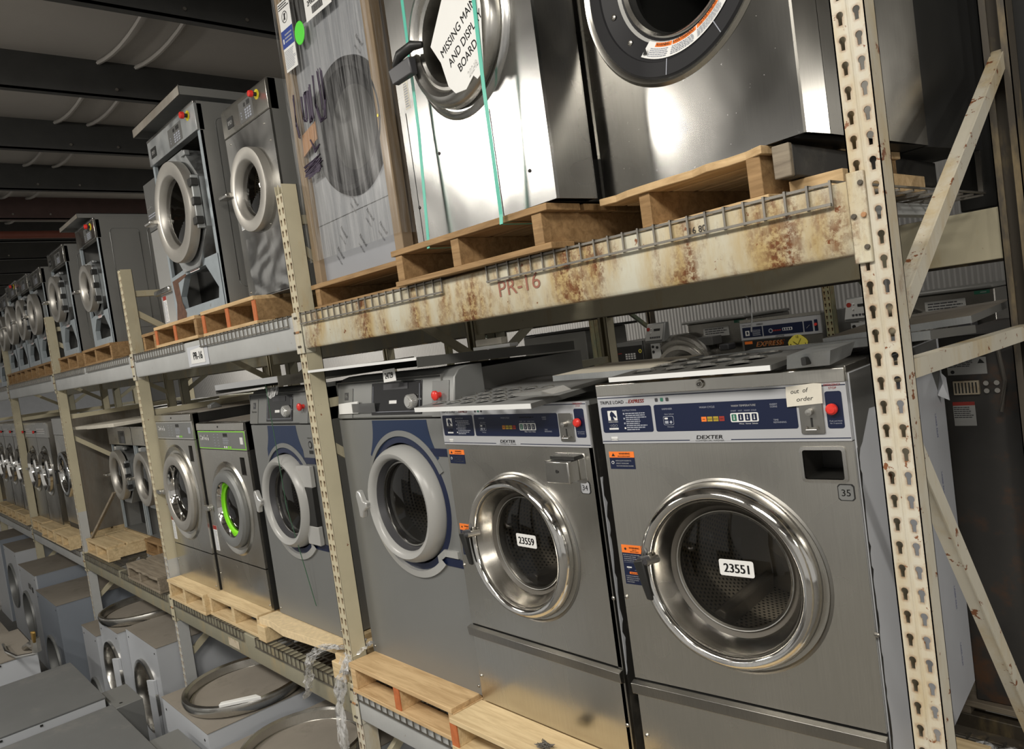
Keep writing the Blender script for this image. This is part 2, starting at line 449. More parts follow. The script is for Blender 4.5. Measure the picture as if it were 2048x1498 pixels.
    def holeplate(s, x0, x1, z0, z1, cx, cz, r, y, t, m, n=64, lip=0.0):
        """sheet with a round hole, facing -y"""
        A = [2 * math.pi * i / n for i in range(n)]
        cor = [(x0, z0), (x1, z0), (x1, z1), (x0, z1)]
        ca = sorted(math.atan2(b - cz, a - cx) % (2 * math.pi) for a, b in cor)
        for c_ in ca:
            j = min(range(n), key=lambda i: abs((A[i] - c_ + math.pi) % (2 * math.pi) - math.pi)); A[j] = c_
        inn = []; out = []
        for a in A:
            c_, s_ = math.cos(a), math.sin(a)
            tx = ((x1 if c_ > 0 else x0) - cx) / c_ if abs(c_) > 1e-9 else 1e9
            tz = ((z1 if s_ > 0 else z0) - cz) / s_ if abs(s_) > 1e-9 else 1e9
            k = min(tx, tz)
            out.append((cx + k * c_, cz + k * s_)); inn.append((cx + r * c_, cz + r * s_))
        v = [(a, y, b) for a, b in out] + [(a, y, b) for a, b in inn] + [(a, y + t, b) for a, b in inn] + [(a, y + t, b) for a, b in out]
        f = []
        for i in range(n):
            j = (i + 1) % n
            f += [(i, j, n + j, n + i), (n + i, n + j, 2 * n + j, 2 * n + i), (2 * n + i, 2 * n + j, 3 * n + j, 3 * n + i), (3 * n + i, 3 * n + j, j, i)]
        return s.add(v, f, m)
    def lines(s, x0, x1, z0, z1, n, y, m, frac=0.45, ragged=0.25, seed=1):
        """rows of tiny illegible print"""
        rg = random.Random(seed)
        for i in range(n):
            z = z1 - (i + 0.5) * (z1 - z0) / n; h = (z1 - z0) / n * frac / 2
            x = x0; end = x1 - rg.random() * ragged * (x1 - x0)
            while x < end:
                w = (0.06 + rg.random() * 0.14) * (x1 - x0)
                xe = min(end, x + w)
                s.add([(x, y, z - h), (xe, y, z - h), (xe, y, z + h), (x, y, z + h)], [(0, 1, 2, 3)], m)
                x = xe + 0.018 * (x1 - x0)
        return s
    def quad(s, x0, x1, z0, z1, y, m, t=0.0008):
        return s.box(x0, x1, y, y + t, z0, z1, m)
    def rrect(s, x0, x1, z0, z1, r, y, m, t=0.0008, k=5):
        return s.prism(rr_poly(x0, x1, z0, z1, r, k), y, y + t, m)
    def link(s, name, parent=None, loc=None, bevel=0.0, smooth=True, seg=2, rot=None):
        me = bpy.data.meshes.new(name)
        me.from_pydata(s.v, [], s.f)
        for m in s.mats: me.materials.append(MATS[m])
        me.polygons.foreach_set('material_index', s.m)
        bm = bmesh.new(); bm.from_mesh(me)
        bmesh.ops.recalc_face_normals(bm, faces=bm.faces)
        bm.to_mesh(me); bm.free()
        if any(s.rust):
            at = me.attributes.new('rust', 'FLOAT', 'POINT'); at.data.foreach_set('value', s.rust)
        if smooth:
            me.shade_smooth(); me.set_sharp_from_angle(angle=math.radians(38))
        o = bpy.data.objects.new(name, me); COL.objects.link(o)
        if parent: o.parent = parent
        if loc: o.location = loc
        if rot: o.rotation_euler = rot
        if bevel > 0:
            b = o.modifiers.new('bevel', 'BEVEL'); b.width = bevel; b.segments = seg
            b.limit_method = 'ANGLE'; b.angle_limit = math.radians(50); b.harden_normals = False
        return o
def rr_poly(x0, x1, z0, z1, r, k=5):
    P = []
    for cx, cz, a in ((x1 - r, z0 + r, -90), (x1 - r, z1 - r, 0), (x0 + r, z1 - r, 90), (x0 + r, z0 + r, 180)):
        for i in range(k + 1):
            t = math.radians(a + 90 * i / k); P.append((cx + r * math.cos(t), cz + r * math.sin(t)))
    return P
def thing(name, label, cat, loc=(0, 0, 0), rz=0.0, group=None):
    o = bpy.data.objects.new(name, None); o.empty_display_size = 0.1
    COL.objects.link(o); o.location = loc; o.rotation_euler = (0, 0, rz)
    o['label'] = label; o['category'] = cat
    if group: o['group'] = group
    return o
def tag(o, label, cat, group=None):
    o['label'] = label; o['category'] = cat
    if group: o['group'] = group
    return o
def struct(o):
    o['kind'] = 'structure'; return o
def lab(o, t):
    o['label'] = t; return o
# ------------------------------------------------------------------ the building
m = MB().box(-30, 8, -7, 7.1, -0.12, 0.0, 'concrete'); struct(m.link('floor', smooth=False))
m = MB().box(-30, 8, 7.0, 7.15, 0.0, 5.35, 'corrugated'); struct(m.link('wall_back', smooth=False))
# added panels and columns behind the camera, invented for reflections in the steel
m = MB()
for a, b, h_, mt_ in ((-12.5, -9.6, 2.3, 'wall_paint'), (-9.0, -6.4, 1.5, 'concrete'), (-6.2, -5.2, 2.6, 'white_enamel'), (-4.9, -4.5, 2.6, 'wall_paint'), (-4.2, -3.1, 1.3, 'concrete'), (-2.9, -2.2, 2.5, 'white_enamel'), (-1.5, -0.2, 1.0, 'concrete'), (0.2, 0.8, 2.6, 'wall_paint'), (1.6, 3.6, 1.9, 'wall_paint')):
    m.box(a, b, -6.4, -6.2, 0, h_, mt_)
for x_ in (-9.3, -6.3, -3.0, 0.0, 3.9): m.box(x_ - .12, x_ + .12, -6.2, -6.0, 0, 5.2, 'purlin_paint')
struct(m.link('reflection_panels', smooth=False))
m = MB().box(-30.15, -30, -7, 7.1, 0.0, 5.35, 'wall_paint'); struct(m.link('wall_left', smooth=False))
PX0, PSP = -4.74, 1.507
m = MB()
m.box(-30, 8, -7, 7.1, 5.36, 5.42, 'insulation')
for k in range(-8, 17):
    xa = PX0 - PSP * k; xb = xa - PSP
    nx, ny = 8, 30
    vs = []; fs = []
    for i in range(nx + 1):
        for j in range(ny + 1):
            t = i / nx; y = -7 + 14 * j / ny
            sag = 0.085 * 4 * t * (1 - t) * (0.75 + 0.25 * math.sin(y * 1.9 + k))
            vs.append((xa + (xb - xa) * t, y, 5.34 - sag))
    for i in range(nx):
        for j in range(ny):
            a = i * (ny + 1) + j
            fs.append((a, a + 1, a + ny + 2, a + ny + 1))
    m.add(vs, fs, 'insulation')
    for ys in (-4.3, -1.45, 0.25, 0.52, 3.1, 5.8):     # stapled seams across each bay
        pts = [(xa + (xb - xa) * i / 8, ys, 5.335 - 0.085 * 4 * (i / 8) * (1 - i / 8) - 0.012) for i in range(9)]
        m.tube(pts, 0.016, 'insulation', 6)
struct(m.link('ceiling'))
for i, k in enumerate(range(-6, 16)):
    x = PX0 - PSP * k
    m = MB()
    c = 'purlin_red' if k == 4 else 'purlin_paint'
    m.box(x - 0.012, x, -7, 7.1, 5.07, 5.34, c)
    m.box(x - 0.07, x, -7, 7.1, 5.07, 5.085, c)
    for yb in (0.35, 0.75, 2.4): m.tube([(x - 0.0, yb, 5.13), (x + 0.012, yb, 5.13)], 0.012, 'lock_steel')
    struct(m.link('trim_%d' % (i + 1), bevel=0.0, smooth=False))
for i, (k, y) in enumerate(((0, 1.75), (3, 1.2))):
    x = PX0 - PSP * k
    m = MB().bar((x - 0.02, y, 5.09), (x - 0.75, y + 0.55, 5.3), 0.04, 0.02, 'purlin_paint')
    struct(m.link('trim_%d' % (40 + i), smooth=False))
sp = thing('sprinkler_pipe', 'dull red sprinkler pipe running under the dark roof beams', 'pipe', (-11.3, 0, 4.98))
MB().tube([(0, -6.5, 0), (0, 6.8, 0)], 0.05, 'pipe_red', 12).link('pipe', sp)
MB().tube([(0, -0.1, -0.04), (0.02, -0.1, -0.2), (0.0, -0.1, -0.36)], [0.05, 0.06, 0.045], 'pipe_red', 10).tube([(0, -0.1, -0.36), (0, -0.1, -0.44)], [0.06, 0.03], 'lock_steel', 10).link('sprinkler_head', sp)

# ------------------------------------------------------------------ pallet rack
XP = [-0.68 - 2.525 * k for k in range(8)]
PITCH = 0.0495
def keyhole_cell(m, cx, cz, x0, x1, z0, z1, y, matn, n=22, edge=False):
    pts = []
    r = 0.0072
    for i in range(n - 4):
        a = math.radians(-52 + (284) * i / (n - 5)); pts.append((r * math.cos(a), 0.0065 + r * math.sin(a)))
    pts += [(-0.0040, -0.006), (-0.0038, -0.0135), (0.0038, -0.0135), (0.0040, -0.006)]
    n = len(pts)
    inn = [(cx + a, cz + b) for a, b in pts]
    ang = [math.atan2(b, a) for a, b in pts]
    out = []
    for a in ang:
        c_, s_ = math.cos(a), math.sin(a)
        tx = ((x1 if c_ > 0 else x0) - cx) / c_ if abs(c_) > 1e-9 else 1e9
        tz = ((z1 if s_ > 0 else z0) - cz) / s_ if abs(s_) > 1e-9 else 1e9
        k = min(tx, tz); out.append([cx + k * c_, cz + k * s_])
    used = set()
    for c in ((x0, z0), (x1, z0), (x1, z1), (x0, z1)):
        best = min((i for i in range(n) if i not in used), key=lambda i: (out[i][0] - c[0]) ** 2 + (out[i][1] - c[1]) ** 2)
        out[best] = list(c); used.add(best)
    mid = [((a[0] * 0.45 + b[0] * 0.55), (a[1] * 0.45 + b[1] * 0.55)) for a, b in zip(out, inn)]
    v = [(a, y, b) for a, b in out] + [(a, y, b) for a, b in mid] + [(a, y, b) for a, b in inn] + [(a, y + 0.003, b) for a, b in inn]
    f = []
    for i in range(n):
        j = (i + 1) % n
        f += [(i, j, n + j, n + i), (n + i, n + j, 2 * n + j, 2 * n + i), (2 * n + i, 2 * n + j, 3 * n + j, 3 * n + i)]
    m.add(v, f, matn, [(0.95 if edge and abs(a - x1) < 1e-6 else 0.0) for a, b in out] + [0.5] * n + [1.0] * n + [1.0] * n)
def post(x0, y0, h, matn, holes=True, rust=True, phase=0.0, zmin=0.0, low=None, zlow=1.2, deep=True):
    """open steel column: punched front face, two plain side walls, short return lips"""
    m = MB(); w = 0.068; d = 0.075 if deep else 0.05
    def seg(za, zb, mt):
        m.box(x0 + w - 0.003, x0 + w, y0, y0 + d, za, zb, mt); m.box(x0, x0 + 0.003, y0, y0 + d, za, zb, mt)
        m.box(x0, x0 + 0.02, y0 + d - 0.003, y0 + d, za, zb, mt); m.box(x0 + w - 0.02, x0 + w, y0 + d - 0.003, y0 + d, za, zb, mt)
    split = [(zmin, h, matn)] if low is None else [(zmin, zlow, low), (zlow, h, matn)]
    for za, zb, mt in split: seg(za, zb, mt)
    if holes:
        z = zmin + phase
        while z < h:
            zb = min(z + PITCH, h)
            mt = low if (low and z < zlow) else matn
            if zb - z > 0.045:
                keyhole_cell(m, x0 + 0.018, (z + zb) / 2, x0, x0 + 0.0345, z, zb, y0, mt)
                keyhole_cell(m, x0 + 0.051, (z + zb) / 2, x0 + 0.0345, x0 + w, z, zb, y0, mt, edge=not deep)
            z += PITCH
        m.tube([(x0 + 0.0345, y0 + 0.0015, zmin), (x0 + 0.0345, y0 + 0.0015, h)], 0.0035, matn, 6)
    else:
        for za, zb, mt in split: m.box(x0, x0 + w, y0, y0 + 0.003, za, zb, mt)
    return m
def upright(name, label, x0, y0, h, mf, mb, braces, depth=1.05, holes=True, group=None, low=None, zlow=1.2, zmin=0.0, deep=True):
    t = thing(name, label, 'rack frame', (x0, y0, 0), group=group)
    post(0, 0, h, mf, holes, low=low, zlow=zlow, zmin=zmin, deep=deep).link('post', t, smooth=False)
    mm = MB(); s_ = post(0, 0, h, mb, False, zmin=zmin)
    o = s_.link('post', t, smooth=False); o.location = (0.068, depth, 0); o.rotation_euler = (0, 0, math.pi)
    for (za, zb) in braces:
        if min(za, zb) < zmin: continue
        # C-shaped strut
        b = MB(); a_ = Vector((0.034, 0.045, za)); b_ = Vector((0.034, depth - 0.05, zb))
        b.bar(a_ + Vector((0.017, 0, 0)), b_ + Vector((0.017, 0, 0)), 0.003, 0.04, mb if za > 6 else mf)
        b.bar(a_ + Vector((0.0, 0, 0.019)), b_ + Vector((0.0, 0, 0.019)), 0.034, 0.003, mf)
        b.bar(a_ + Vector((0.0, 0, -0.019)), b_ + Vector((0.0, 0, -0.019)), 0.034, 0.003, mf)
        b.link('brace', t, smooth=False)
    fp = MB().box(-0.03, 0.10, -0.03, 0.11, max(zmin, 0.0), max(zmin, 0) + 0.008, mf)
    fp.link('foot_plate', t)
    return t
B1 = [(2.665, 2.658), (2.76, 3.45), (2.54, 1.10), (0.3, 0.3), (3.72, 4.45)]
B2 = [(3.50, 3.50), (3.38, 2.75), (2.66, 2.66), (2.48, 1.75), (0.9, 1.6), (0.3, 0.3)]
upright('rack_upright', 'tall cream rack upright with rust-ringed keyholes, nearest, at the right edge', XP[0], 0, 5.0, 'rack_near', 'rack_dark', B1, deep=False)
upright('rack_upright', 'cream perforated rack upright between the wrapped crate and the narrow stainless washer', XP[1], 0, 3.655, 'rack_cream', 'rack_cream', B2, low='rack_near', zlow=1.3)
upright('rack_upright', 'cream rack upright just left of the PR-16 tag, white below', XP[2], 0, 3.67, 'rack_cream', 'rack_cream', B2, low='rack_white', zlow=1.62)
upright('rack_upright', 'fourth cream rack upright from the right, beside the bare rusty side panel', XP[3], 0, 3.62, 'rack_cream', 'rack_cream', B2, low='rack_white', zlow=1.75)
upright('rack_upright', 'fifth rack upright from the right, in front of the row of three stainless washers', XP[4], 0, 3.62, 'rack_cream', 'rack_cream', B2)
upright('rack_upright', 'farthest rack upright at the left edge of the photo', XP[5], 0, 3.62, 'rack_cream', 'rack_cream', B2)

def beam(name, label, k, z, matn, y0=0.0, conn=True, group=None, x0=None, x1=None, connm=None, h=0.152, back=False, clips=True):
    xa = XP[k + 1] + 0.068 if x0 is None else x0
    xb = XP[k] if x1 is None else x1
    t = thing(name, label, 'rack beam', ((xa + xb) / 2, y0, z), group=group)
    L = (xb - xa) / 2
    m = MB()
    if not back:
        m.prismx([(-0.004, -h + 0.012), (0.004, -h), (0.05, -h), (0.05, 0.0), (0.0, 0.0), (-0.004, -0.004)], -L, L, matn)
    else:
        m.prismx([(0.0, -h), (0.052, -h), (0.052, 0.0), (0.0, 0.0)], -L, L, matn)
    m.link('beam_face', t, bevel=0.003)
    if conn:
        for sgn in (-1, 1):
            c = MB()
            xa_, xb_ = (L - 0.004, L + 0.033) if sgn > 0 else (-L - 0.036, -L + 0.004)
            c.box(xa_, xb_, -0.009, 0.0, -h - 0.02, 0.015, connm or matn)
            c.box(xa_ if sgn > 0 else xb_ - 0.006, xa_ + 0.006 if sgn > 0 else xb_, -0.009, 0.05, -h - 0.02, 0.015, connm or matn)
            c.link('end_connector', t, bevel=0.003)
            if clips:
                for q, (dx, dz) in enumerate(((0.006, -0.075), (0.026, -0.075), (0.026, -0.01), (0.026, -0.14))):
                    b = MB().cyl(sgn * (L + dx), dz, 0.0055, -0.014, -0.008, 'rack_dark' if q != 1 else 'tape_orange', 12)
                    b.link('rivet', t, bevel=0.001)
    return t
UZ, LZ = 3.07, 1.35
beam('shelf_beam', 'heavily rusted cream shelf beam across the right of the photo', 0, UZ, 'rack_rusty', connm='rack_rusty')
beam('shelf_beam', 'pale grey shelf beam carrying the PR-16 tag', 1, UZ, 'rack_white', connm='rack_near')
beam('shelf_beam', 'upper cream shelf beam left of the PR-16 beam', 2, UZ, 'rack_white', connm='rack_cream')
beam('shelf_beam', 'upper shelf beam at the left edge, under the far stacked dryers', 3, UZ, 'rack_white', connm='rack_cream')
beam('shelf_beam', 'farthest upper shelf beam, cut by the left edge', 4, UZ, 'rack_white', connm='rack_cream')
beam('shelf_beam', 'white painted lower shelf beam under the three big washers at the right', 0, LZ, 'rack_white', connm='rack_near')
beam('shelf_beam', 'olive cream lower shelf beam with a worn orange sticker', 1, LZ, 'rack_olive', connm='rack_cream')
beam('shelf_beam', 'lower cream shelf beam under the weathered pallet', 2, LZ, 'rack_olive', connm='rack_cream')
beam('shelf_beam', 'lower grey shelf beam under the row of three stainless washers', 3, LZ, 'rack_white', connm='rack_cream')
beam('shelf_beam', 'farthest lower shelf beam at the left edge', 4, LZ, 'rack_white', connm='rack_cream')
for k in range(5):
    beam('rear_beam', 'rear beam behind the upper shelf in the %s bay from the right' % ('first', 'second', 'third', 'fourth', 'fifth')[k], k, UZ - 0.04, 'rack_cream' if k == 0 else 'rack_olive', y0=0.995, conn=False, back=True)
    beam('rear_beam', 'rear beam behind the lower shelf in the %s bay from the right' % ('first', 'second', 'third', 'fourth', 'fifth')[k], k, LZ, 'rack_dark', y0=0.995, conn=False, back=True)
# markings on the rack
s_ = MB(); s_.text('PR-16', -1.79, UZ - 0.095, 0.05, -0.0062, 'rust_marker', bold=-0.022, rot=0.03, sx=1.15)
tag(s_.link('beam_marking', smooth=False), 'red handwritten letters PR-16 on the rusted beam', 'writing')
s_ = MB(); s_.text('16 80', -1.07, UZ - 0.035, 0.016, -0.0058, 'black_ink', rot=0.0)
tag(s_.link('beam_marking', smooth=False), 'small stencilled digits near the right end of the rusted beam', 'writing')
t = thing('shelf_tag', 'taped paper tag reading PR-16 on the pale grey beam', 'tag', (-4.43, -0.006, 2.985))
m = MB(); m.quad(-0.17, 0.15, -0.060, 0.055, -0.001, 'film_white'); m.link('tape', t, smooth=False)
m = MB(); m.hexa([(-0.12, -0.004, -0.045), (0.10, -0.003, -0.045), (0.10, -0.002, -0.045), (-0.12, -0.002, -0.045), (-0.115, -0.003, 0.035), (0.095, -0.004, 0.045), (0.095, -0.002, 0.045), (-0.115, -0.002, 0.035)], 'paper')
m.text('PR-16', 0, -0.022, 0.045, -0.0052, 'black_ink', bold=0.02, align='C', sx=0.95); m.link('paper', t, smooth=False)
m = MB(); m.quad(-4.68, -4.52, 1.225, 1.275, -0.0062, 'sticker_tan')
tag(m.link('worn_sticker', smooth=False), 'worn orange and tan sticker on the olive lower beam', 'sticker')

def deck(label, x0, x1, z, y1=1.0, pitch=0.05, drop=0.045, group='wire decks on the shelves'):
    t = thing('wire_deck', label, 'wire deck', ((x0 + x1) / 2, 0, z))
    L = (x1 - x0) / 2; m = MB(); w = 0.0026
    n = int(round(2 * L / pitch))
    for i in range(n + 1):
        x = -L + 2 * L * i / n
        m.box(x - w, x + w, -0.012, y1, 0.004, 0.009, 'wire_steel')
        m.box(x - w, x + w, -0.014, -0.009, -drop, 0.009, 'wire_steel')
    m.link('long_wires', t, smooth=False)
    m = MB()
    for i in range(12):
        y = -0.0 + i * (y1 - 0.02) / 11 if i else -0.017
        zz = 0.0 if i else -drop + 0.004
        m.box(-L, L, y - w, y + w, zz - w, zz + w * 1.2, 'wire_steel')
    m.box(-L, L, -0.010, -0.005, 0.0, 0.006, 'wire_steel')
    m.link('cross_wires', t, smooth=False)
    for f in (0.12, 0.5, 0.88):
        c = MB().box(-L + 2 * L * f - 0.02, -L + 2 * L * f + 0.02, 0.06, y1 - 0.02, -0.035, -0.003, 'rack_white')
        c.link('support_channel', t, smooth=False)
    return t
D_ = [('upper wire deck at the right end, under the large round-window washer', -1.83, -0.715, UZ), ('upper wire deck under the wrapped crate', -3.12, -2.07, UZ),
      ('upper wire deck under the narrow stainless washer', -4.36, -3.25, UZ), ('upper wire deck right of the third upright, under the open dryer', -5.62, -4.64, UZ),
      ('upper wire deck left of the third upright', -6.95, -5.78, UZ), ('upper wire deck in the third bay, farther half', -8.15, -7.05, UZ),
      ('upper wire deck in the fourth bay', -10.65, -8.35, UZ), ('upper wire deck in the fifth bay', -13.2, -10.85, UZ),
      ('lower wire deck under the two washers numbered 34 and 35', -1.88, -0.715, LZ), ('lower wire deck just right of the second upright', -3.12, -1.94, LZ),
      ('lower wire deck with plastic wrap over its edge', -4.24, -3.25, LZ), ('lower wire deck under the two small washers', -5.62, -4.42, LZ),
      ('lower wire deck under the weathered pallet', -6.93, -5.78, LZ), ('lower wire deck under the pallet with the leaning stick', -8.15, -7.03, LZ),
      ('lower wire deck in the fourth bay', -10.65, -8.35, LZ), ('lower wire deck in the fifth bay', -13.2, -10.85, LZ)]
for l, a, b, z in D_: deck(l, a, b, z)

# second rack row right behind the first, and a third row across the rear aisle
BB = [(2.62, 2.62), (2.74, 3.30), (3.45, 3.45), (2.50, 1.9), (0.4, 0.4)]
for k, l in enumerate(('first', 'second', 'third', 'fourth', 'fifth', 'sixth')):
    if k == 0: continue
    upright('rack_upright', 'dark upright of the rear rack row, %s from the right' % l, XP[k], 1.12, 3.7, 'rack_olive', 'rack_cream', BB, depth=1.0, holes=False)
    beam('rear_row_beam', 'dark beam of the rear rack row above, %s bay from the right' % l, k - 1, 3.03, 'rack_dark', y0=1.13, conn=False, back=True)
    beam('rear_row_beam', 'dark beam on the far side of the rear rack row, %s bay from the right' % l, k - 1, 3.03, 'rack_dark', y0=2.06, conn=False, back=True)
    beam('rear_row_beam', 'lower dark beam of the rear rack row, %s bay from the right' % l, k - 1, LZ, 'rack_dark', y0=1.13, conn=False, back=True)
T3 = [-0.34, -2.865, -5.40, -7.95]
for i, l in enumerate(('hidden behind the nearest upright', 'right of the blue washer panel seen across the rear aisle', 'seen beside the yellow brace at centre', 'far left across the rear aisle')):
    upright('rack_upright', 'green flaking rack upright %s' % l, T3[i], 4.40, 5.0 if i else 3.5, 'rack_green', 'rack_dark', [(3.3, 2.7), (2.5, 1.8)], holes=(i == 1))
for i, l in enumerate(('right', 'middle', 'left')):
    tt = beam('far_rack_beam', 'lower beam of the rack across the rear aisle, %s bay' % l, 0, LZ, 'rack_dark', y0=4.40, conn=False, x0=T3[i + 1] + 0.08, x1=T3[i], back=True)

# ------------------------------------------------------------------ pallets
def pallet(label, x0, x1, y0, depth, z0, h=0.135, wt='wood_fresh', stw=None, st=(0.0, 0.5, 1.0), rz=0.0, tint_ends=(), ob=False, group=None, rag=0.0, nb=6, seed=0, side=False):
    rg = random.Random(seed)
    stw = stw or wt
    t = thing('wooden_pallet', label, 'pallet', ((x0 + x1) / 2, y0, z0), rz, group)
    L = (x1 - x0) / 2; bt = 0.02
    g = 0.018
    bw = (depth - g * (nb - 1)) / nb
    for i in range(nb):
        ya = i * (bw + g) + (rg.uniform(-0.004, 0.004) if i else 0)
        e0, e1 = rg.uniform(0, 0.012), rg.uniform(0, 0.012)
        m = MB(); n = 10; top = []
        P = [(-L + e0 + (2 * L - e0 - e1) * q / n, ya + (rg.uniform(-rag, rag) if i == 0 and rag else 0)) for q in range(n + 1)]
        poly = P + [(L - e1, ya + bw), (-L + e0, ya + bw)]
        m.prismz(poly, h - bt, h, wt); m.link('deck_board', t, bevel=0.0015, smooth=False, seg=1)
    for ya in (0.0, depth / 2 - 0.05, depth - 0.1):
        m = MB().box(-L + 0.003, L - 0.003, ya + 0.002, ya + 0.1, 0.0, bt * 0.9, wt); m.link('bottom_board', t, bevel=0.0015, smooth=False, seg=1)
    for q, f in enumerate(st):
        xc = -L + 0.022 + (2 * L - 0.044) * f
        m = MB().box(xc - 0.02, xc + 0.02, 0.006, depth - 0.006, bt * 0.9, h - bt, stw)
        if q in tint_ends: m.box(xc - 0.0203, xc + 0.0203, 0.0045, 0.012, bt * 0.9 - 0.001, h - bt - 0.001, 'wood_orange_end')
        m.link('stringer', t, bevel=0.0015, smooth=False, seg=1)
    return t
PZl, PZu = LZ + 0.009, UZ + 0.009
pallet('fresh yellow pallet under the tall grey washer tagged 24729', -3.11, -2.335, -0.04, 1.0, PZl, wt='wood_fresh', tint_ends=(1,), st=(0, .48, 1), seed=1)
pallet('dusty pale pallet with red painted ends under the washer numbered 34', -2.325, -1.53, -0.075, 1.05, PZl, wt='wood_pale', tint_ends=(0, 1, 2), st=(0, .5, 1), seed=2, h=0.127)
pallet('pallet under the washer numbered 35, at the bottom edge', -1.52, -0.76, 0.0, 0.72, PZl, wt='wood_pale', seed=3)
pallet('pale pallet under the small grey washer at the left of its bay', -5.645, -4.95, -0.03, 1.0, PZl, wt='wood_pale', st=(0, .45, 1), seed=4)
pallet('scuffed pale pallet under the small washer with the lime ring', -4.96, -4.18, 0.0, 1.0, PZl, wt='wood_pale', st=(0, .5, 1), seed=5)
# broken support under the second tall grey washer: a board, blocks and a beam
t = thing('broken_pallet', 'splintered pallet end with loose blocks under the grey washer behind the clear wrap', 'pallet', (-3.75, 0.0, PZl))
m = MB().prismz([(-0.42, 0.0), (-0.3, 0.01), (-0.1, -0.01), (0.12, 0.01), (0.40, 0.03), (0.40, 0.13), (-0.42, 0.11)], 0.09, 0.13, 'splinter'); m.link('deck_board', t, bevel=0.002, smooth=False)
MB().box(-0.42, 0.40, 0.13, 0.9, 0.10, 0.13, 'wood_pale').link('deck_board', t, bevel=0.002, smooth=False)
MB().box(-0.44, -0.34, -0.01, 0.3, 0.0, 0.09, 'wood_pale').link('block', t, bevel=0.004, smooth=False)
MB().box(0.33, 0.42, 0.35, 0.8, 0.0, 0.10, 'wood_pale').link('block', t, bevel=0.004, smooth=False)
MB().box(-0.06, 0.04, 0.25, 0.9, 0.0, 0.10, 'wood_weathered').link('block', t, bevel=0.004, smooth=False)
t = thing('wood_block', 'square cut end of timber standing on the deck beside the second upright', 'wood block', (-3.27, -0.015, PZl))
MB().box(-0.055, 0.055, 0, 0.5, 0.0, 0.085, 'wood_pale').link('timber', t, bevel=0.004, smooth=False)
t = thing('wood_block', 'thin offcut lying on top of the timber block by the second upright', 'wood block', (-3.26, 0.0, PZl + 0.085))
MB().box(-0.05, 0.06, 0, 0.3, 0.0, 0.035, 'wood_pale').link('timber', t, bevel=0.004, smooth=False)
# bays further left, lower shelf
pallet('pallet carrying the leaning stick and the bare rusty side panel', -8.17, -7.42, 0.02, 1.0, PZl, wt='wood_pale', st=(0, .45, 1), seed=6)
pallet('grey weathered pallet beside the third upright', -6.62, -5.82, -0.04, 0.9, PZl, wt='wood_weathered', st=(0, .4, 1), rag=0.012, seed=7, h=0.12)
pallet('pallet behind the weathered one, under the open machines', -7.38, -6.66, 0.32, 0.68, PZl, wt='wood_brown', seed=8)
fl = [(-9.15, -8.5), (-9.85, -9.2), (-10.6, -9.95), (-11.6, -10.98), (-12.35, -11.7), (-13.1, -12.45)]
nm = ['yellow pallet jutting out left of the rusty side panel', 'second pallet under the nearest washer of the row of three', 'third pallet under the row of three washers', 'pallet just past the fifth upright on the lower shelf', 'farther pallet at the left edge of the lower shelf', 'farthest pallet on the lower shelf']
for i, (a, b) in enumerate(fl):
    pallet(nm[i], a, b, -0.06 if i < 2 else -0.02, 1.0, PZl, wt='wood_pale', seed=10 + i, nb=5, st=(0, .5, 1))
# upper shelf
pallet('pallet with a broken ragged edge under the large round-window washer', -1.475, -0.90, 0.12, 0.62, PZu, wt='wood_fresh', stw='wood_brown', st=(0.28, 0.97), rz=-0.13, rag=0.012, seed=30, h=0.132)
pallet('brown pallet under the strapped stainless washer', -2.30, -1.50, -0.045, 0.95, PZu, wt='wood_brown', st=(0.02, .45, 0.96), seed=31, h=0.128)
pallet('brown pallet under the plastic-wrapped crate', -3.12, -2.34, 0.06, 0.95, PZu, wt='wood_brown', st=(0.03, .97), seed=32, h=0.115)
pallet('orange toned pallet under the narrow stainless washer', -4.33, -3.60, 0.0, 0.95, PZu, wt='wood_fresh', stw='wood_brown', tint_ends=(0, 1, 2), st=(0, .5, 1), seed=33, h=0.14)
pallet('orange toned pallet under the open dryer', -5.10, -4.36, -0.02, 0.95, PZu, wt='wood_fresh', stw='wood_brown', tint_ends=(0, 1), st=(0, .5, 1), seed=34, h=0.13)
pallet('short brown pallet right of the third upright on the upper shelf', -5.60, -5.14, 0.05, 0.9, PZu, wt='wood_brown', st=(0, .55, 1), seed=35, h=0.125)
pallet('brown pallet under the dryer with the bare side panel', -7.05, -6.20, 0.0, 0.95, PZu, wt='wood_brown', st=(0, .45, 1), seed=36, h=0.13)
un = ['pallet under the dryer left of the bare-sided one', 'pallet beside the fourth upright on the upper shelf', 'pallet under the far left pair of dryers', 'farther pallet under the far left dryers', 'pallet at the left edge of the upper shelf']
for i, (a, b) in enumerate([(-7.95, -7.25), (-8.95, -8.29), (-9.55, -9.0), (-10.15, -9.6), (-10.69, -10.2)]):
    pallet(un[i], a, b, 0.0, 0.95, PZu, wt='wood_brown', seed=40 + i, nb=5, st=(0, .5, 1), h=0.13)
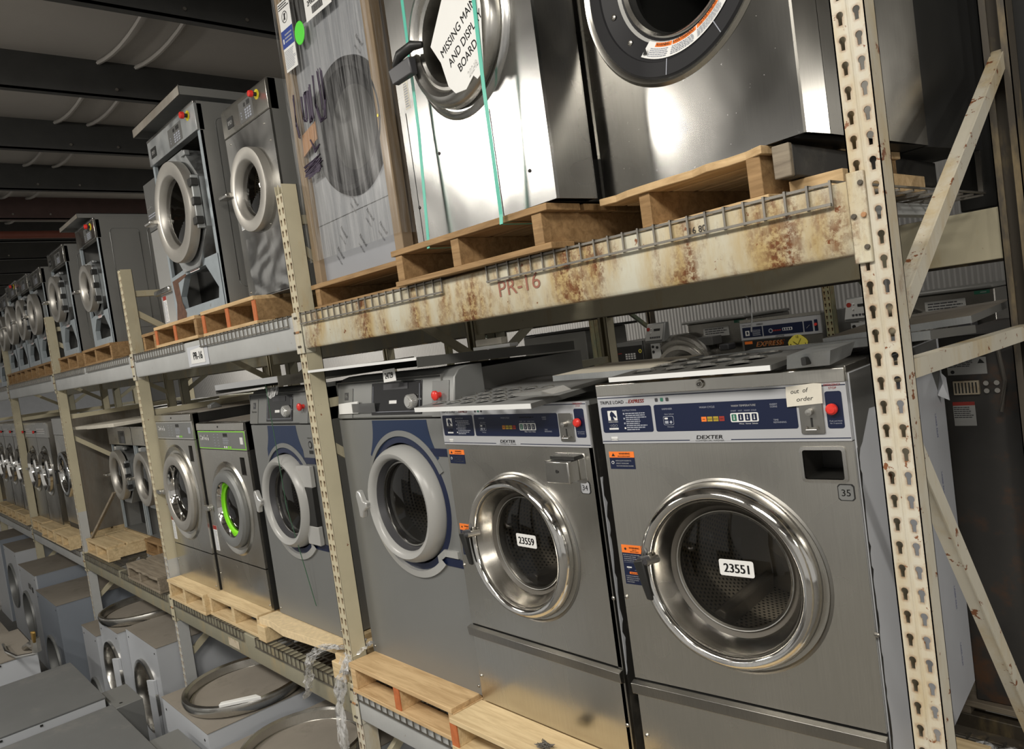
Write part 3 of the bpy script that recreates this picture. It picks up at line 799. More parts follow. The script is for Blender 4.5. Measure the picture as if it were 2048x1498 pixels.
# ------------------------------------------------------------------ washer building blocks (local: front face y = 0, x centred, z from the feet)
def cabinet(t, W, H, D, side, top=None, z0=0.0, y0=0.002, name='cabinet', bevel=0.003, feet=True, floor_=True):
    m = MB(); h = W / 2; e = 0.004
    m.box(-h, -h + e, y0, D, z0, H, side); m.box(h - e, h, y0, D, z0, H, side)
    m.box(-h + e, h - e, D - e, D, z0, H, side)
    m.box(-h + e, h - e, y0, D - e, H - e, H, top or side)
    if floor_: m.box(-h + e, h - e, y0, D - e, z0, z0 + e, side)
    return m.link(name, t, bevel=0)
def drum(t, cx, cz, r, y0, depth, m='drum_perforated', back='drum_back', hub=True):
    d = MB().lathe([(r * 0.86, 0.0), (r, 0.012), (r, depth)], m, n=64)
    d.lathe([(r, depth), (r * 0.55, depth + 0.01), (r * 0.5, depth - 0.02), (0.0, depth - 0.03)], back, n=48)
    o = d.link('drum', t, loc=(cx, y0, cz))
    for k in range(3):
        a = math.radians(30 + 120 * k)
        q = MB()
        q.T = Matrix.Rotation(a, 4, 'Y')
        q.hexa([(-0.035, 0.03, -r), (0.035, 0.03, -r), (0.035, depth - 0.02, -r), (-0.035, depth - 0.02, -r), (-0.012, 0.05, -r * 0.78), (0.012, 0.05, -r * 0.78), (0.012, depth - 0.02, -r * 0.78), (-0.012, depth - 0.02, -r * 0.78)], 'drum_back')
        q.link('drum_paddle', o, bevel=0.006)
    return o
def gasket(t, cx, cz, r, y0, y1, m='rubber'):
    return MB().lathe([(r + 0.02, y0), (r + 0.004, y0 + 0.004), (r - 0.006, (y0 + y1) / 2), (r + 0.002, y1)], m, cx, cz, n=48).link('door_gasket', t)
def glass_bowl(door, cx, cz, r, y, bulge, mt='door_glass', inward=False):
    s = 1 if inward else -1
    pr = [(0.0005, y + s * bulge), (r * 0.3, y + s * bulge * 0.93), (r * 0.6, y + s * bulge * 0.7), (r * 0.85, y + s * bulge * 0.32), (r, y)]
    return MB().lathe(pr, mt, cx, cz, n=48).link('door_glass', door)
def sticker_num(parent, s, cx, cz, w, h, y, rot=0.0, sx=0.9, th=None):
    m = MB(); m.rrect(-w / 2, w / 2, -h / 2, h / 2, 0.006, 0, 'paper', 0.001)
    m.text(s, 0, -(th or h * 0.5) / 2, th or h * 0.5, -0.0006, 'black_ink', bold=0.03, align='C', sx=sx)
    o = m.link('number_sticker', parent, loc=(cx, y, cz), rot=(0, rot, 0), smooth=False)
    return lab(o, 'white sticker with black digits ' + s)
def screw(t, x, z, y=0.0, r=0.0065, m='lock_steel'):
    q = MB().lathe([(0.0003, y - 0.0045), (r * 0.6, y - 0.004), (r, y - 0.001), (r, y + 0.001)], m, x, z, n=14)
    q.box(x - r * 0.6, x + r * 0.6, y - 0.005, y - 0.0043, z - 0.0008, z + 0.0008, 'near_black')
    return q.link('screw', t)
HORSE = [(0.30, 0.02), (0.33, 0.30), (0.24, 0.52), (0.28, 0.78), (0.42, 0.93), (0.46, 1.0), (0.52, 0.92), (0.68, 0.78), (0.80, 0.55), (0.92, 0.36), (0.86, 0.27), (0.74, 0.30), (0.62, 0.42), (0.56, 0.40), (0.62, 0.20), (0.70, 0.02)]
def horse(m, x0, x1, z0, z1, y, matn):
    poly = [(x0 + (x1 - x0) * a, z0 + (z1 - z0) * b) for a, b in HORSE]
    m.prism(poly, y - 0.0004, y, matn)
def warning_small(t, x0, x1, z0, z1, y=-0.001):
    m = MB(); zm = z0 + (z1 - z0) * 0.66
    m.quad(x0, x1, z0, zm, y, 'navy'); m.quad(x0, x1, zm, z1, y, 'orange_ink')
    w = x1 - x0; h = z1 - z0; yy = y - 0.0006
    m.text('WARNING', x0 + w * 0.62, zm + h * 0.18, h * 0.10, yy, 'black_ink', bold=0.03, align='C', sx=1.1)
    m.text('RISK OF SERIOUS INJURY', x0 + w * 0.6, zm + h * 0.05, h * 0.06, yy, 'black_ink', bold=0.02, align='C', sx=0.9)
    m.add([(x0 + w * 0.10, yy, zm + h * 0.08), (x0 + w * 0.24, yy, zm + h * 0.08), (x0 + w * 0.17, yy, zm + h * 0.26)], [(0, 1, 2)], 'black_ink')
    for i, s in enumerate(('NEVER ALLOW CHILDREN TO', 'OPERATE THE MACHINE', 'PLAY IN OR AROUND MACHINE')):
        m.text(s, x0 + w * 0.24 + i * w * 0.01, z0 + h * (0.45 - 0.15 * i), h * 0.065, yy, 'white_ink', bold=0.01, sx=0.85)
    m.cyl(x0 + w * 0.12, z0 + h * 0.38, h * 0.09, yy, yy + 0.0005, 'white_ink', 14)
    m.cyl(x0 + w * 0.12, z0 + h * 0.38, h * 0.06, yy - 0.0004, yy, 'navy', 14)
    return lab(m.link('warning_label', t, smooth=False), 'small orange and navy WARNING label')
def warning_tall(t, x0, x1, z0, z1, y=-0.001):
    m = MB(); w = x1 - x0; h = z1 - z0; zm = z0 + h * 0.8; yy = y - 0.0006
    m.quad(x0, x1, z0, zm, y, 'navy'); m.quad(x0, x1, zm, z1, y, 'orange_ink')
    m.text('WARNING', x0 + w * 0.66, zm + h * 0.11, h * 0.045, yy, 'black_ink', bold=0.03, align='C', sx=1.0)
    m.text('RISK OF', x0 + w * 0.66, zm + h * 0.065, h * 0.025, yy, 'black_ink', bold=0.02, align='C')
    m.text('SERIOUS INJURY', x0 + w * 0.66, zm + h * 0.025, h * 0.025, yy, 'black_ink', bold=0.02, align='C')
    m.cyl(x0 + w * 0.2, zm + h * 0.1, h * 0.035, yy, yy + 0.0004, 'black_ink', 5)
    for i, s in enumerate(('DO NOT TRY TO OPEN DOOR WHEN', '-TUB DRUM IS STILL TURNING', '-YOU SEE WATER IN THE WINDOW', '-ANY CYCLE LIGHT IS STILL ON')):
        m.text(s, x0 + w * 0.05, z0 + h * (0.74 - 0.05 * i), h * 0.026, yy, 'white_ink', bold=0.01, sx=0.75)
    m.quad(x0 + w * .05, x0 + w * .95, z0 + h * 0.555, z0 + h * 0.558, yy, 'grey_ink', 0.0004)
    m.rrect(x0 + w * .16, x0 + w * .42, z0 + h * .42, z0 + h * .45, h * .012, yy, 'white_ink', 0.0004)
    m.rrect(x0 + w * .74, x0 + w * .81, z0 + h * .36, z0 + h * .50, h * .012, yy, 'white_ink', 0.0004)
    m.text('OPEN', x0 + w * .2, z0 + h * .385, h * .018, yy, 'grey_ink'); m.text('LOCKED', x0 + w * .56, z0 + h * .36, h * .018, yy, 'grey_ink')
    m.quad(x0 + w * .28, x0 + w * .82, z0 + h * .265, z0 + h * .32, yy, 'orange_ink', 0.0004)
    m.text('IMPORTANT', x0 + w * .55, z0 + h * .275, h * .034, yy - 0.0004, 'black_ink', bold=0.02, align='C', sx=0.9)
    for i, s in enumerate(('IF POWER IS INTERRUPTED', 'THERE WILL BE A 2-3 MINUTE', 'DELAY BEFORE THE DOOR', 'CAN BE OPENED.')):
        m.text(s, x0 + w * 0.08, z0 + h * (0.20 - 0.05 * i), h * 0.026, yy, 'white_ink', bold=0.01, sx=0.8)
    return lab(m.link('warning_label', t, smooth=False), 'tall orange and navy WARNING label beside the door')
def info_strip(t, x0, x1, z0, z1, y=-0.001, seed=1, red=True):
    m = MB().quad(x0, x1, z0, z1, y, 'paper')
    if red: m.quad(x0, x1, z1 - (z1 - z0) * 0.16, z1, y - 0.0004, 'red_ink', 0.0004)
    m.lines(x0 + 0.002, x1 - 0.002, z0 + 0.004, z1 - (z1 - z0) * 0.2, 14, y - 0.0005, 'grey_ink', seed=seed)
    return lab(m.link('warning_label', t, smooth=False), 'white instruction sticker with a red band')

def washer_triple(label, loc, rz, W, num, number, base_top, rail, door_c, door_r, kind):
    """stainless coin washer with blue control panel"""
    t = thing('coin_washer', label, 'washing machine', loc, rz)
    f = W / 0.715; h = W / 2
    X = lambda x: (x - 0.355) * f
    zs = base_top - 1.012         # control panel top (1.135 above the feet on the reference one)
    D = 0.72 if kind == 34 else 0.93
    pz0, pz1 = 0.999 + zs, 1.141 + zs
    if kind == 35:
        m = MB(); e = 0.004
        m.box(h - e, h, 0.012, D, 0, 1.16, 'film_white'); m.box(-h + .095, -h + .095 + e, 0.05, D, 0, 1.16, 'grey_side')
        m.box(-h + .1, h - e, D - e, D, 0, 1.16, 'grey_side'); m.box(-h + .1, h - e, 0.012, D - e, 1.15, 1.155, 'grey_lid')
        c = m.link('cabinet', t); lab(c, 'cabinet with white protective film on its right side')
        # bare steel where the film is torn away at the top of the side
        poly = [(0.012, 1.158), (0.90, 1.158), (0.905, 1.02), (0.895, 0.985), (0.87, 0.975), (0.85, 1.0), (0.80, 1.06), (0.74, 1.12), (0.62, 1.135), (0.48, 1.11), (0.36, 1.10), (0.28, 1.06), (0.20, 1.05), (0.13, 1.055), (0.09, 1.02), (0.05, 0.985), (0.03, 0.975), (0.012, 0.95)]
        q = MB().prismx(poly, h, h + 0.0012, 'grey_paint_dark')
        lab(q.link('bare_side_patch', t, smooth=False), 'bare dark steel where the film has torn off')
        q = MB(); rg = random.Random(4); z = 0.0; P = [(0.008, 0.0)]
        while z < 0.98:
            P.append((0.013 + rg.random() * 0.011 * (1 if rg.random() > .3 else 0.1), z)); z += rg.uniform(0.012, 0.035)
        P.append((0.008, 0.98))
        q.prismx(P, h + 0.0005, h + 0.0015, 'near_black'); lab(q.link('torn_edge', t, smooth=False), 'ragged dark torn edge of the film')
        q = MB(); q.T = Matrix.Translation((h + 0.0016, 0.5, 0))
        for k in range(5):
            r = MB().text('LASER FILM', 0, 0, 0.011, 0, 'blue_ink')
            q2 = [(0.0002, 0.28 + (v[2]) * 1.0, 0.93 - 0.185 * k - v[0]) for v in r.v]
            q.add(q2, r.f, 'blue_ink')
        q.link('film_print', t, smooth=False)
        q = MB().add([(h + .001, 0.84, 0.98), (h + .03, 0.86, 0.96), (h + .02, 0.89, 1.03), (h + .002, 0.9, 1.05), (h + .015, 0.86, 1.015)], [(0, 1, 4), (1, 2, 4), (2, 3, 4), (3, 0, 4)], 'film_white')
        q.link('peeled_film_curl', t, smooth=False)
        q = MB().add([(h + .001, 0.20, 1.03), (h + .02, 0.21, 1.02), (h + .03, 0.30, 1.07), (h + .02, 0.40, 1.11), (h + .001, 0.42, 1.10), (h + .012, 0.3, 1.05)], [(0, 1, 5), (1, 2, 5), (2, 3, 5), (3, 4, 5), (4, 0, 5)], 'film_white')
        q.link('peeled_film_curl', t, smooth=False)
    else:
        c = cabinet(t, W, 1.128 + zs, D, 'black_scratched', 'grey_lid', y0=0.012)
        q = MB(); q.box(h - 0.02, h, 0.0, 0.012, 0, 1.128 + zs, 'stainless_dark'); q.link('corner_post', t)
        P = [(0.012, 0.9)]; rg = random.Random(9); z = 0.9
        while z > 0.28:
            P.append((0.017 + rg.random() * 0.012, z)); z -= rg.uniform(0.01, 0.04)
        P.append((0.012, 0.28)); q = MB().prismx(P, h + 0.0002, h + 0.001, 'film_white')
        lab(q.link('torn_edge', t, smooth=False), 'scraps of white film down the cabinet edge')
    # front sheet with door hole
    dx, dz = door_c
    y = 0.0
    m = MB()
    px0, px1 = X(-0.003), X(0.708)
    if kind == 35:
        hx0, hx1, hz0, hz1 = X(0.585), X(0.682), 0.903, 0.978
        m.holeplate(px0, px1, rail[1] + 0.005, 0.885, dx, dz, door_r * 0.93, y, 0.012, 'stainless')
        m.box(px0, hx0, y, y + 0.012, 0.885, pz0 - 0.002, 'stainless'); m.box(hx1, px1, y, y + 0.012, 0.885, pz0 - 0.002, 'stainless')
        m.box(hx0, hx1, y, y + 0.012, 0.885, hz0, 'stainless'); m.box(hx0, hx1, y, y + 0.012, hz1, pz0 - 0.002, 'stainless')
    else:
        m.holeplate(px0, px1, rail[1] + 0.005, pz0 - 0.002, dx, dz, door_r * 0.93, y, 0.012, 'stainless')
    m.link('front_panel', t, smooth=False)
    # shallow pressed dish round the door
    MB().lathe([(door_r * 1.045, -0.0005), (door_r * 1.02, -0.004), (door_r * 1.0, 0.001)], 'stainless_dark', dx + 0.008, dz - 0.004, n=72).link('door_recess', t)
    if kind == 35:
        m = MB()
        a, b, c_, d_ = hx0, hx1, hz0, hz1
        m.box(a - .001, a + .001, 0, 0.13, c_, d_, 'stainless_dark'); m.box(b - .001, b + .001, 0, 0.13, c_, d_, 'stainless_dark')
        m.box(a, b, 0, 0.13, c_ - .001, c_ + .001, 'stainless_dark'); m.box(a, b, 0, 0.13, d_ - .001, d_ + .001, 'near_black'); m.box(a, b, 0.13, 0.132, c_, d_, 'near_black')
        m.link('coin_box_recess', t, smooth=False)
        m = MB(); o1 = rr_poly(a - .007, b + .007, c_ - .007, d_ + .007, .01); i1 = rr_poly(a + .001, b - .001, c_ + .001, d_ - .001, .006); n = len(o1)
        m.add([(p, -0.004, q) for p, q in o1] + [(p, -0.005, q) for p, q in i1] + [(p, 0.004, q) for p, q in i1] + [(p, 0.001, q) for p, q in o1],
              [f for i in range(n) for f in ((i, (i + 1) % n, n + (i + 1) % n, n + i), (n + i, n + (i + 1) % n, 2 * n + (i + 1) % n, 2 * n + i), (i, (i + 1) % n, 3 * n + (i + 1) % n, 3 * n + i))], 'chrome_satin')
        m.link('recess_frame', t)
    else:
        a, b, c_, d_ = X(0.555), X(0.655), 0.893, 0.962
        m = MB().rrect(a - .01, b + .018, c_ - .012, d_ + .014, 0.012, -0.003, 'chrome_satin', 0.004); m.link('coin_box_plate', t, bevel=0.001)
        m = MB().box(a - .008, b - .01, -0.052, -0.003, c_ - 0.004, d_ - 0.004, 'chrome_satin'); o = m.link('coin_box', t, bevel=0.004)
        m = MB().cyl((a + b) / 2 - .006, (c_ + d_) / 2, 0.006, -0.054, -0.05, 'near_black', 14); m.link('key_hole', o)
        m = MB().box(a, b, -0.03, -0.001, d_ - 0.003, d_ + 0.008, 'near_black'); m.link('coin_box_slot', t)
    # lower service panel under an angled rail
    m = MB().prismx([(-0.002, rail[1]), (-0.02, rail[1] - 0.006), (-0.016, rail[0] + 0.006), (0.0, rail[0])], px0 - 0.005, px1 + 0.003, 'stainless_dark'); m.link('kick_rail', t, bevel=0.001)
    m = MB().box(px0 + 0.002, px1 - 0.002, 0.0, 0.012, 0.004, rail[0], 'stainless'); m.link('lower_panel', t)
    m = MB().box(px0, px1, 0.006, 0.03, rail[0] - .01, rail[1] + .008, 'near_black'); m.link('rail_gap', t)
    for sx, sz in ((0.004, 0.53), (0.7115, 0.526), (0.012, 0.10), (0.70, 0.12)): screw(t, X(sx), sz, -0.001)
    # control panel
    m = MB().box(px0, px1, -0.006, 0.012, pz0, pz1, 'panel_silver')
    yy = -0.0065
    m.quad(px0 + .001, px1 - .001, pz0 + 0.006, pz0 + 0.0085, yy, 'navy', .0005); m.quad(px0 + .001, px1 - .001, pz1 - 0.008, pz1 - 0.0055, yy, 'navy', .0005)
    cp = m.link('control_panel', t, bevel=0.0015)
    Z = lambda z: z - 1.495 + zs     # world height on the reference machine -> local
    m = MB()
    b0, b1 = Z(2.527), Z(2.603)
    m.rrect(X(0.006), X(0.176), b0, b1, 0.006, yy - .0003, 'navy', .0006)
    m.rrect(X(0.185), X(0.586), b0, b1, 0.006, yy - .0003, 'navy', .0006)
    m.rrect(X(0.657), X(0.696), b0 - 0.002, b1 + 0.012, 0.006, yy - .0003, 'navy', .0006)
    y2 = yy - .0009
    m.text('TRIPLE LOAD', X(0.006), b1 + 0.009, 0.0095, y2, 'black_ink', bold=0.005, sx=1.05)
    m.text('the', X(0.094), b1 + 0.009, 0.004, y2, 'black_ink', shear=.3)
    m.text('EXPRESS', X(0.104), b1 + 0.009, 0.0105, y2, 'red_ink', bold=0.03, shear=.3, sx=0.95)
    for i in range(3): m.rrect(X(0.192) + i * .017, X(0.192) + i * .017 + .009, b1 + .009, b1 + .019, .002, y2, 'green_ink' if i == 1 else 'charcoal', .0004)
    m.quad(X(0.285), X(0.405), pz0 + 0.005, pz0 + 0.0095, yy - .0004, 'panel_silver', .0004)
    m.text('DEXTER', X(0.344), pz0 + 0.0105, 0.0105, y2, 'black_ink', bold=0.015, align='C', shear=.22, sx=1.45)
    m.text('COMMERCIAL WASHER', X(0.344), pz0 + 0.004, 0.0042, y2, 'charcoal', align='C', sx=1.35)
    m.quad(X(0.03), X(0.052), pz0 + 0.009, pz0 + 0.021, yy - .0003, 'white_ink', .0004); m.text('MADE IN USA', X(0.041), pz0 + 0.012, 0.003, y2, 'black_ink', align='C')
    # logo block
    m.quad(X(0.028), X(0.060), Z(2.563), Z(2.592), y2, 'white_ink', .0004); horse(m, X(0.028), X(0.060), Z(2.5635), Z(2.591), y2 - .0004, 'navy')
    m.text('THOROUGHBRED', X(0.044), Z(2.557), 0.0038, y2, 'white_ink', bold=0.02, align='C', sx=0.8); m.text('400', X(0.044), Z(2.5435), 0.009, y2, 'grey_ink', bold=0.01, align='C', sx=1.5)
    m.quad(X(0.028), X(0.060), Z(2.536), Z(2.541), y2, 'white_ink', .0004)
    m.text('INSTRUCTIONS', X(0.081), Z(2.589), 0.0048, y2, 'grey_ink', sx=1.0)
    m.lines(X(0.089), X(0.163), Z(2.532), Z(2.585), 9, y2, 'grey_ink', 0.5, .5, 3)
    for i in range(4): m.quad(X(0.081), X(0.086), Z(2.579) - i * .014, Z(2.584) - i * .014, y2, 'white_ink' if i == 3 else 'grey_ink', .0003)
    m.text('DISPENSER', X(0.211), Z(2.588), 0.0048, y2, 'grey_ink'); m.text('WASH CYCLE', X(0.325), Z(2.588), 0.0052, y2, 'grey_ink'); m.text('WASH TEMPERATURE', X(0.416), Z(2.588), 0.0052, y2, 'white_ink', bold=.005, sx=.95)
    m.text('INSERT', X(0.520), Z(2.588), 0.0045, y2, 'grey_ink'); m.text('COINS', X(0.520), Z(2.582), 0.0045, y2, 'grey_ink')
    m.text('TIME', X(0.525), Z(2.548), 0.0045, y2, 'grey_ink'); m.text('REMAINING', X(0.525), Z(2.542), 0.0045, y2, 'grey_ink')
    m.rrect(X(0.2115), X(0.2435), Z(2.545), Z(2.570), .004, y2, 'grey_ink', .0004); m.rrect(X(0.2125), X(0.2425), Z(2.546), Z(2.569), .004, y2 - .0003, 'navy', .0004)
    m.rrect(X(0.216), X(0.226), Z(2.561), Z(2.566), .001, y2 - .0006, 'white_ink', .0003); m.rrect(X(0.216), X(0.227), Z(2.549), Z(2.557), .001, y2 - .0006, 'grey_ink', .0003); m.cyl(X(0.235), Z(2.553), .004, y2 - .0009, y2 - .0006, 'grey_ink', 14)
    m.text('Fabric Softener', X(0.217), Z(2.574), .0035, y2, 'grey_ink'); m.text('Detergent', X(0.222), Z(2.5385), .0035, y2, 'grey_ink')
    for i, c_ in enumerate(('orange_ink' if kind == 35 else 'orange_dim', 'mustard', 'mustard', 'red_ink')):
        a_ = X(0.3275) + i * 0.0172 * f
        m.quad(a_, a_ + 0.0145, Z(2.5515), Z(2.5645), y2, c_, .0004); m.text(('PRE', 'WASH', 'RINSE', 'SPIN')[i], a_ + .007, Z(2.556), .0035, y2 - .0004, 'black_ink', align='C')
    m.rrect(X(0.411), X(0.487), Z(2.5475), Z(2.5715), .004, y2, 'white_ink', .0004)
    for i in range(4):
        a_ = X(0.4145) + i * 0.0183 * f
        m.rrect(a_, a_ + .0135, Z(2.5505), Z(2.5685), .002, y2 - .0005, 'green_ink' if i == 0 else 'navy', .0004)
        m.cyl(a_ + .0068, Z(2.556), .0022, y2 - .0012, y2 - .0009, 'white_ink', 10); m.quad(a_ + .0058, a_ + .0078, Z(2.556), Z(2.566), y2 - .0012, 'white_ink', .0003)
        m.text(('START', 'HOT', 'WARM', 'COLD')[i], a_ + .0068, Z(2.5755), .0038, y2, 'grey_ink', align='C')
        if i: m.text(('', 'Whites', 'Normal', 'Delicate')[i], a_ + .0068, Z(2.5415), .0033, y2, 'white_ink', align='C')
    m.text('EMERGENCY', X(0.677), b1 + 0.0255, 0.0055, y2, 'red_ink', align='C', sx=.9); m.text('STOP', X(0.677), b1 + 0.0175, 0.0055, y2, 'red_ink', align='C')
    m.text('Push and Hold', X(0.677), Z(2.5415), .0036, y2, 'grey_ink', align='C'); m.text('for 3 seconds', X(0.677), Z(2.536), .0036, y2, 'grey_ink', align='C')
    lab(m.link('panel_graphics', cp, smooth=False), 'navy printed fields with cycle buttons and lettering')
    m = MB().lathe([(0.0003, -0.026), (0.009, -0.025), (0.0135, -0.02), (0.0135, -0.012), (0.010, -0.008)], 'red_button', X(0.673), Z(2.573), n=28); lab(m.link('emergency_button', t), 'round red stop button')
    m = MB().rrect(X(0.593), X(0.650), Z(2.513), Z(2.602), .004, -0.0105, 'stainless_dark', .004); o = m.link('coin_slot_plate', t, bevel=.001)
    m = MB().quad(X(0.6185), X(0.6235), Z(2.530), Z(2.553), -0.011, 'near_black', .0006); m.link('coin_slot', o)
    m = MB().lathe([(0.0003, -0.026), (.008, -.025), (.0085, -.011)], 'chrome_satin', X(0.620), Z(2.568), n=20); m.link('coin_return_knob', o)
    m = MB().tube([(X(0.609), -0.013, Z(2.531)), (X(0.609), -0.02, Z(2.525)), (X(0.634), -0.02, Z(2.525)), (X(0.634), -0.013, Z(2.531))], .0022, 'chrome_satin', 8); m.link('coin_chute_lip', o)
    # top band
    if kind == 35:
        m = MB().prismx([(-0.008, pz1), (-0.008, pz1 + 0.033), (0.0, pz1 + 0.038), (0.0, pz1)], px0, px1, 'stainless'); m.box(px0 + .09, px1 + 0.002, 0, D, pz1 + 0.02, pz1 + 0.038, 'stainless_dark')
        m.box(px1 - 0.001, px1 + 0.002, 0, D - .02, pz1 - 0.0, pz1 + 0.038, 'stainless')
        o = m.link('top_trim', t, bevel=.002)
        m = MB().lathe([(0.0003, -0.02), (.006, -.02), (.0065, -.016), (.0105, -.016), (.012, -.009)], 'lock_steel', X(0.338), pz1 + .018, n=20); m.lathe([(.0028, -.0212), (.0045, -.0212)], 'near_black', X(.338), pz1 + .018, n=16); m.link('lock', o)
    # number plates and labels
    m = MB(); a, b, c_, d_ = X(0.660), X(0.699), 0.852, 0.893
    if kind == 34: a, b, c_, d_ = X(0.640), X(0.678), 0.848, 0.888
    k = .005
    oct_ = [(a + k, c_), (b - k, c_), (b, c_ + k), (b, d_ - k), (b - k, d_), (a + k, d_), (a, d_ - k), (a, c_ + k)]
    m.prism(oct_, -.0018, -.001, 'black_ink'); g = .0022
    m.prism([(p + (g if p < (a + b) / 2 else -g), q + (g if q < (c_ + d_) / 2 else -g)) for p, q in oct_], -.0024, -.0018, 'grey_paint' if kind == 35 else 'panel_silver')
    m.text(num, (a + b) / 2, (c_ + d_) / 2 - .0085, .017, -.0028, 'black_ink', align='C', bold=.005)
    lab(m.link('number_plate', t, smooth=False), 'small octagonal number plate reading ' + num)
    warning_small(t, X(0.010), X(0.096), 0.922, 0.974)
    warning_tall(t, X(0.010), X(0.077), 0.572, 0.692)
    # door
    R = door_r
    prof = [(R * 1.0, 0.002), (R * .995, -.018), (R * .975, -.034), (R * .945, -.046), (R * .905, -.052), (R * .865, -.050), (R * .835, -.042), (R * .83, -.030)]
    door = MB().lathe(prof, 'chrome', dx, dz, n=96).link('door', t); lab(door, 'polished chrome door ring')
    MB().lathe([(R * .83, -.030), (R * .815, -.034), (R * .80, -.028), (R * .775, -.012), (R * .735, .008), (R * .715, .02)], 'cone_steel', dx, dz, n=80).link('inner_cone', door)
    MB().lathe([(R * .715, .02), (R * .66, .035), (R * .655, .06), (R * .68, .07)], 'rubber', dx, dz, n=64).link('door_gasket', door)
    MB().lathe([(R * .62, .03), (R * .655, .026), (R * .665, .04)], 'chrome_satin', dx, dz, n=64).link('glass_rim', door)
    glass_bowl(door, dx, dz, R * .655, .028, .026)
    sticker_num(door, number, dx + (0.028 if kind == 35 else 0.028), dz + 0.02, 0.098, 0.045, -0.004, rot=0.0, th=.025)
    hx, hz = dx - R * .80, dz + 0.035
    m = MB().tube([(hx + .01, -0.03, hz), (hx - 0.004, -0.075, hz + 0.002)], [.011, .011], 'lock_steel', 14)
    m.tube([(hx - .004, -.060, hz + .002), (hx - .016, -.084, hz + .004)], [.0155, .0155], 'charcoal', 14)
    m.link('hinge_pin', door, bevel=0)
    m = MB().hexa([(hx - .010, -.082, hz - .105), (hx + .008, -.082, hz - .107), (hx + .008, -.070, hz - .107), (hx - .010, -.070, hz - .105), (hx - .034, -.092, hz + .006), (hx - .002, -.092, hz + .014), (hx - .002, -.070, hz + .014), (hx - .034, -.070, hz + .006)], 'near_black')
    lab(m.link('handle', door, bevel=.004), 'black lever handle')
    m = MB().rrect(dx + R * .62, dx + R * .70, dz - R * .72, dz - R * .66, .002, -.03, 'grey_ink', .002)
    drum(t, dx, dz, R * .90, .07, .42)
    return t
W35 = washer_triple('stainless coin washer numbered 35, with an out of order note and sticker 23551', (-1.515 + .355 * math.cos(.12), .085 + .355 * math.sin(.12), 1.495), .12, .715, '35', '23551', 1.012, (.229, .274), (-0.010, .636), .258, 35)
m = MB(); P = [(-.047, -.030), (.040, -.026), (.043, .022), (.025, .024), (-.044, .020), (-.046, .0)]
m.prism(P, 0, .0008, 'paper_dirty')
def squig(m, s, x, z, h, y, matn, sx=1.0, rot=0):
    m.text(s, x, z, h, y, matn, shear=.28, sx=sx, rot=rot)
squig(m, 'out  of', -.034, .002, .011, -.0006, 'black_ink', 1.0, .05); squig(m, 'order', -.022, -.018, .011, -.0006, 'black_ink', 1.15, .04)
lab(m.link('paper_note', W35, loc=(.257, -.0125, 1.118), rot=(0, -.02, 0), smooth=False), 'torn paper note handwritten out of order')
W34 = washer_triple('stainless coin washer numbered 34, with sticker 23559 on its glass', (-1.935, .085, 1.486), 0.0, .745, '34', '23559', 1.008, (.256, .300), (-.018, .646), .250, 34)

